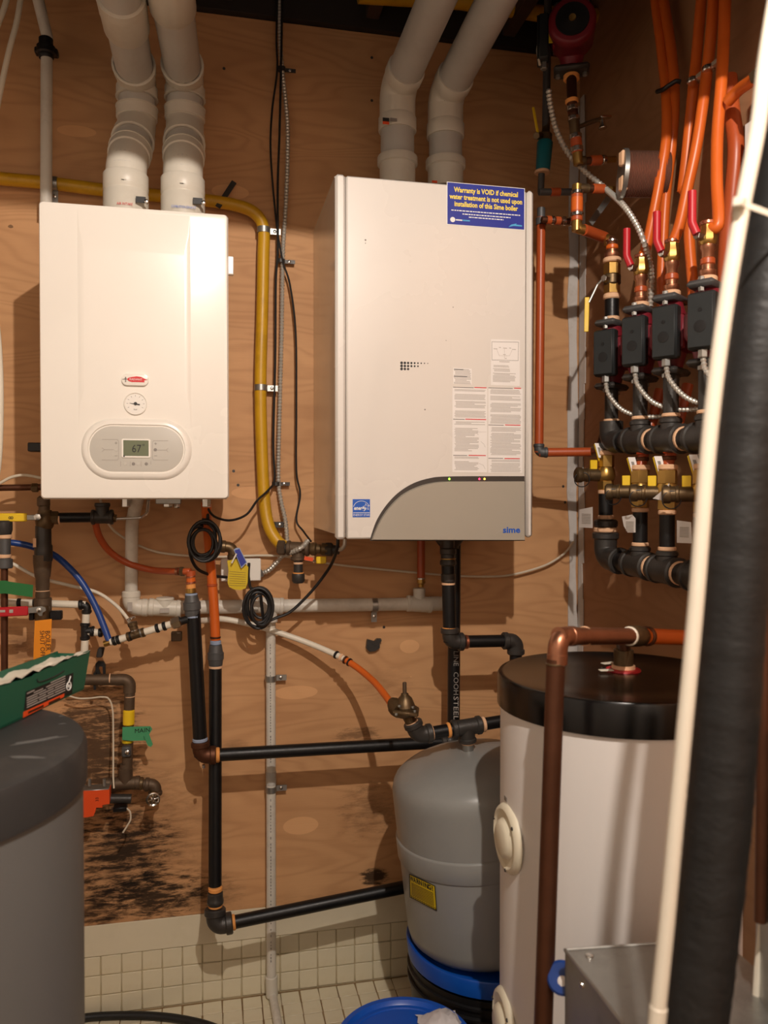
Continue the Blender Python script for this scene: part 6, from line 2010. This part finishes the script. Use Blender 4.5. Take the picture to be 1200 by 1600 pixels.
for k in range(7):
    y_a, y_b = 1083 + k * 3.6, 1055.5 + k * 3.7
    segs = [(0, .28), (.32, .7), (.73, 1.0)] if k % 2 else [(0.0, .5), (.54, 1.0)]
    if k < 2:
        segs = [(0, .2), (.62, 1)] if k == 0 else [(.18, .42), (.5, 1)]
    for (u0_, u1_) in segs:
        xa_, xb_ = 42 + (102 - 42) * u0_, 42 + (102 - 42) * u1_
        ya_, yb_ = y_a + (y_b - y_a) * u0_, y_a + (y_b - y_a) * u1_
        m.prism([onf(xa_, ya_, .0012), onf(xb_, yb_, .0012), onf(xb_, yb_ + 1.5, .0012), onf(xa_, ya_ + 1.7, .0012)], fnr * .0002)
o = part('label_print', m, 'print_pale', lbp); o['kind'] = 'stuff'
em = onf(107.5, 1072, .0014)
part('label_emblem', M().torus(em, fnr, .007, .0012, 18, 6), 'print_white', lbp)
part('label_emblem', M().lathe(em, fnr, [(0, .003), (.0006, .003), (.0007, 0)], 8), 'print_white', lbp)
part('label_emblem', M().sweep([em + V((0, 0, .007)), em + V((0, 0, .016)) + fd * .006], .0012, 5), 'print_white', lbp)
part('hand_slot', M().sweep(spline([onf(58, 1061, .0012), onf(60, 1065, .0012), onf(70, 1063, .0012), onf(88, 1055.5, .0012), onf(100, 1048, .0012)], 5), .0009, 6), 'lid_dark', gb)

# ================================================================== FOREGROUND INSULATED COLUMN
ic = thing('insulated_pipe', 'thick black foam-insulated pipe leaning at the right in the foreground', 'pipe', Dp(1082, 1600, .86))
cpts = [Dp(x_, y_, .86) for x_, y_ in ((1290, -60), (1262, 100), (1219, 350), (1190, 520), (1168, 700), (1146, 960), (1125, 1250), (1104, 1450), (1084, 1600), (1066, 1720))]
sp = resample(spline(cpts, 12), .008)
rr = random.Random(4)
part('insulation', M().sweep(sp, [.0335 + rr.uniform(-.0006, .0006) for _ in sp], 40), 'insulation', ic)
wpp = thing('white_pipe', 'slim white plastic pipe tied along the black insulated pipe in the foreground', 'pipe', Dp(1026, 1600, .83))
part('tube', M().sweep(spline([Dp(x_, y_, .80) for x_, y_ in ((1222, -60), (1197, 90), (1184, 200), (1157, 340), (1128, 520), (1107, 700), (1086, 960), (1059, 1250), (1042, 1440), (1026, 1600), (1015, 1720))], 10), .0079, 16), 'pex_white', wpp)
part('end_collar', M().cyl(Dp(1029, 1572, .8), Dp(1026, 1604, .8), .0088, 16, .001), 'pex_white', wpp)
tie = thing('zip_tie', 'white strap binding the slim white pipe to the black insulated pipe', 'tie', Dp(1165, 350, .80))
cA, cB = Dp(1219, 350, .86), Dp(1154, 352, .80)
axd = unit(sp[len(sp) // 5], sp[len(sp) // 5 + 6])
loop = []
mid = (cA + cB) / 2
ua = (cA - cB) - axd * (cA - cB).dot(axd)
hl_ = ua.length / 2
ua.normalize()
vb_ = axd.cross(ua)
for k in range(40):
    a = 2 * math.pi * k / 40
    ca, sa_ = math.cos(a), math.sin(a)
    rad_ = .0365 * max(0, ca) ** .5 + .0105 * max(0, -ca) ** .5
    wv = (.0365 * (1 + ca) / 2 + .0105 * (1 - ca) / 2)
    loop.append(mid + ua * (hl_ * ca + (wv * ca)) + vb_ * (wv * sa_))
m = M()
for k in range(40):
    a, b = loop[k], loop[(k + 1) % 40]
    nrm_ = (a - mid).normalized()
    m.add([a - axd * .0028, b - axd * .0028, b + axd * .0028, a + axd * .0028, a - axd * .0028 + nrm_ * .0014, b - axd * .0028 + (b - mid).normalized() * .0014, b + axd * .0028 + (b - mid).normalized() * .0014, a + axd * .0028 + nrm_ * .0014],
          [[4, 5, 6, 7], [0, 3, 2, 1], [0, 1, 5, 4], [2, 3, 7, 6]])
part('band', m, 'pex_white', tie)
part('head', M().obox(loop[20] + V((0, -.004, 0)), ua, vb_, axd, .005, .005, .005, .001), 'pex_white', tie)

# ================================================================== GALVANISED BOX LOWER RIGHT
zg = 0.77
q1, q2, q4 = Zp(883, 1484, zg), Zp(973, 1600, zg), Zp(1062, 1472, zg)
e12, e14 = unit(q1, q2), unit(q1, q4)
c1_, c2_, c3q, c4_ = q1, q1 + e12 * .24, q1 + e12 * .24 + e14 * .24, q1 + e14 * .24
mb = thing('metal_cabinet', 'galvanised sheet metal box corner in the lower right foreground', 'cabinet', V((q1.x, q1.y, 0)))
part('top_panel', M().prism([c1_, c2_, c3q, c4_], V((0, 0, -.003))), 'galv', mb)
for a, b in ((c1_, c2_), (c2_, c3q), (c3q, c4_), (c4_, c1_)):
    part('side_panel', M().prism([a + V((0, 0, -.003)), b + V((0, 0, -.003)), V((b.x, b.y, FZ)), V((a.x, a.y, FZ))], (c1_ + c3q - a - b).normalized() * .003), 'galv', mb)
lip_ = M().sweep([c1_, c2_], .0028, 6)
part('folded_edge', lip_, 'galv', mb)
part('folded_edge', M().sweep([c1_, c4_], .0022, 6), 'galv', mb)
nrm1 = -(e14 - e12 * e14.dot(e12)).normalized()
for px, py in ((921, 1494),):
    p = Zp(px, py, zg)
    part('rivet', M().lathe(p, Z3, [(0, .0062), (.002, .0055), (.003, .002), (.0031, 0)], 12), 'chrome', mb)
for t_, dz in ((.055, -.018), (.03, -.10)):
    p = c1_ + e12 * t_ + V((0, 0, dz))
    part('rivet', M().lathe(p, nrm1, [(0, .005), (.002, .0045), (.003, 0)], 10), 'chrome', mb)
kc = Dp(880, 1528, 1.185)
kn = (CAM - kc).normalized() + V((-.5, 0, .1))
kn.normalize()
kb = part('knob', M().lathe(kc, kn, [(-.010, .020), (-.008, .0235), (.006, .0235), (.009, .020), (.009, .010), (.006, 0)], 28), 'pex_blue', mb, 'dark blue round knob')
part('hub', M().lathe(kc + kn * .006 + V((.004, 0, -.006)), kn, [(0, .008), (.008, .0075), (.010, .003), (.0101, 0)], 14), 'paper', kb)
part('axle', M().cyl(kc - kn * .005, kc - kn * .03 + V((.012, 0, 0)), .006, 10), 'iron', kb)

# grey cabinet side and white box at the far right edge
sd_ = thing('grey_panel', 'pale grey sheet panel edge at the lower right behind the insulated pipe', 'panel', V((Dp(1185, 1300, 1.05).x, Dp(1185, 1300, 1.05).y, 0)))
pa_, pb_ = Dp(1189, 1150, 1.05), Dp(1330, 1150, .78)
for a, b in ((pa_, pb_),):
    d_ = V((b.x - a.x, b.y - a.y, 0))
    part('sheet', M().prism([a, b, V((b.x, b.y, FZ)), V((a.x - .012, a.y - .004, FZ))], V((.006, .012, 0))), 'galv', sd_)
    part('film', M().sweep(spline([a + V((0, -.004, .0)), a + V((-.004, -.006, -.10)), a + V((.003, -.006, -.2)), a + V((-.008, -.006, -.33)), a + V((-.01, -.006, -.5))], 6), .005, 8), 'pex_white', sd_)
cp2 = single('copper_pipe', M().cyl(Dp(1188, 1440, 1.02), Dp(1196, 900, 1.02), .0075, 12), 'copper_dull', 'thin brown pipe peeping out right of the insulated pipe', 'pipe')
wbx = thing('control_box', 'white metal control box on the right wall, cut by the picture edge', 'box', R(1165, 350, 0))
pA, pB = R(1163, 352, .06), R(1290, 352, .06)
ztp = R(1163, 196, .06).z
part('case', M().box((XR - .055, pB.y, pA.z), (XR, pA.y, ztp), .003), 'white_tank', wbx)
part('cover', M().box((XR - .060, pB.y, pA.z - .002), (XR - .055, pA.y + .002, ztp + .002), .002), 'white_tank', wbx)
part('knockout', M().lathe(V((XR - .02, pA.y - .03, ztp)), Z3, [(0, .01), (.001, .01), (.0011, 0)], 14), 'galv', wbx)

# ================================================================== BLUE BUCKET IN FRONT
zb = .36
bc = Dp(632, 1624, 1.0)
dB = (CAM.z - zb) / (CAM.z - bc.z)
bc = CAM + ray(632, 1624) * dB
BRd = 110.0 / FPX * dB
bb_ = thing('lidded_bucket', 'bucket with round blue lid at the bottom edge in front of the grey tank', 'bucket', V((bc.x, bc.y, 0)))
b0_ = V((bc.x, bc.y, 0))
part('body', M().lathe(b0_, Z3, [(FZ, BRd * .84), (FZ + .004, BRd * .86), (zb - .03, BRd * .95), (zb - .02, BRd * .95)], 48), 'blue_plastic', bb_)
part('lid', M().lathe(b0_, Z3, [(zb - .028, BRd * .97), (zb - .028, BRd), (zb - .004, BRd), (zb, BRd * .975), (zb, BRd * .90), (zb - .006, BRd * .875), (zb - .008, BRd * .86), (zb - .008, 0)], 64), 'blue_plastic', bb_)
part('lid_ring', M().lathe(b0_, Z3, [(zb - .008, BRd * .80), (zb - .0055, BRd * .79), (zb - .0055, BRd * .775), (zb - .008, BRd * .765)], 64, cap=False), 'blue_plastic', bb_)
gl_ = thing('crumpled_rag', 'crumpled pale rag lying on the blue bucket lid', 'rag', Zp(690, 1600, zb))
fm = M()
rn = random.Random(21)
nx = ny = 9
gc = Zp(690, 1606, zb - .004)
for j in range(ny + 1):
    for i in range(nx + 1):
        u_, v_ = i / nx - .5, j / ny - .5
        hgt = .022 * max(0, 1 - 4 * (u_ * u_ + v_ * v_)) + rn.uniform(0, .010) * (1 if abs(u_) < .5 and abs(v_) < .5 else .3)
        fm.v.append(gc + V((u_ * .085 + rn.uniform(-.004, .004), v_ * .09 + rn.uniform(-.004, .004), hgt + .001)))
for j in range(ny):
    for i in range(nx):
        a_ = j * (nx + 1) + i
        fm.f.append([a_, a_ + 1, a_ + nx + 2, a_ + nx + 1])
part('cloth', fm, 'glove', gl_, smooth=80)
single('white_hose', M().sweep(spline([Zp(700, 1590, .10), Zp(716, 1577, .12), Zp(733, 1575, .13), Zp(750, 1580, .13), Zp(764, 1591, .12), Zp(776, 1612, .10), Zp(780, 1640, .06)], 8), .0065, 10), 'cable_white', 'pale hose arching beside the blue bucket below the grey tank', 'hose')
# yellow pipe crossing the ceiling cavity
single('ceiling_gas_pipe', M().sweep([W(560, -8, .10), W(720, 2, .10), W(850, 22, .10), W(1000, 30, .10)], .022, 12), 'yellow_jacket', 'yellow pipe in the dark ceiling gap behind the vents', 'pipe')
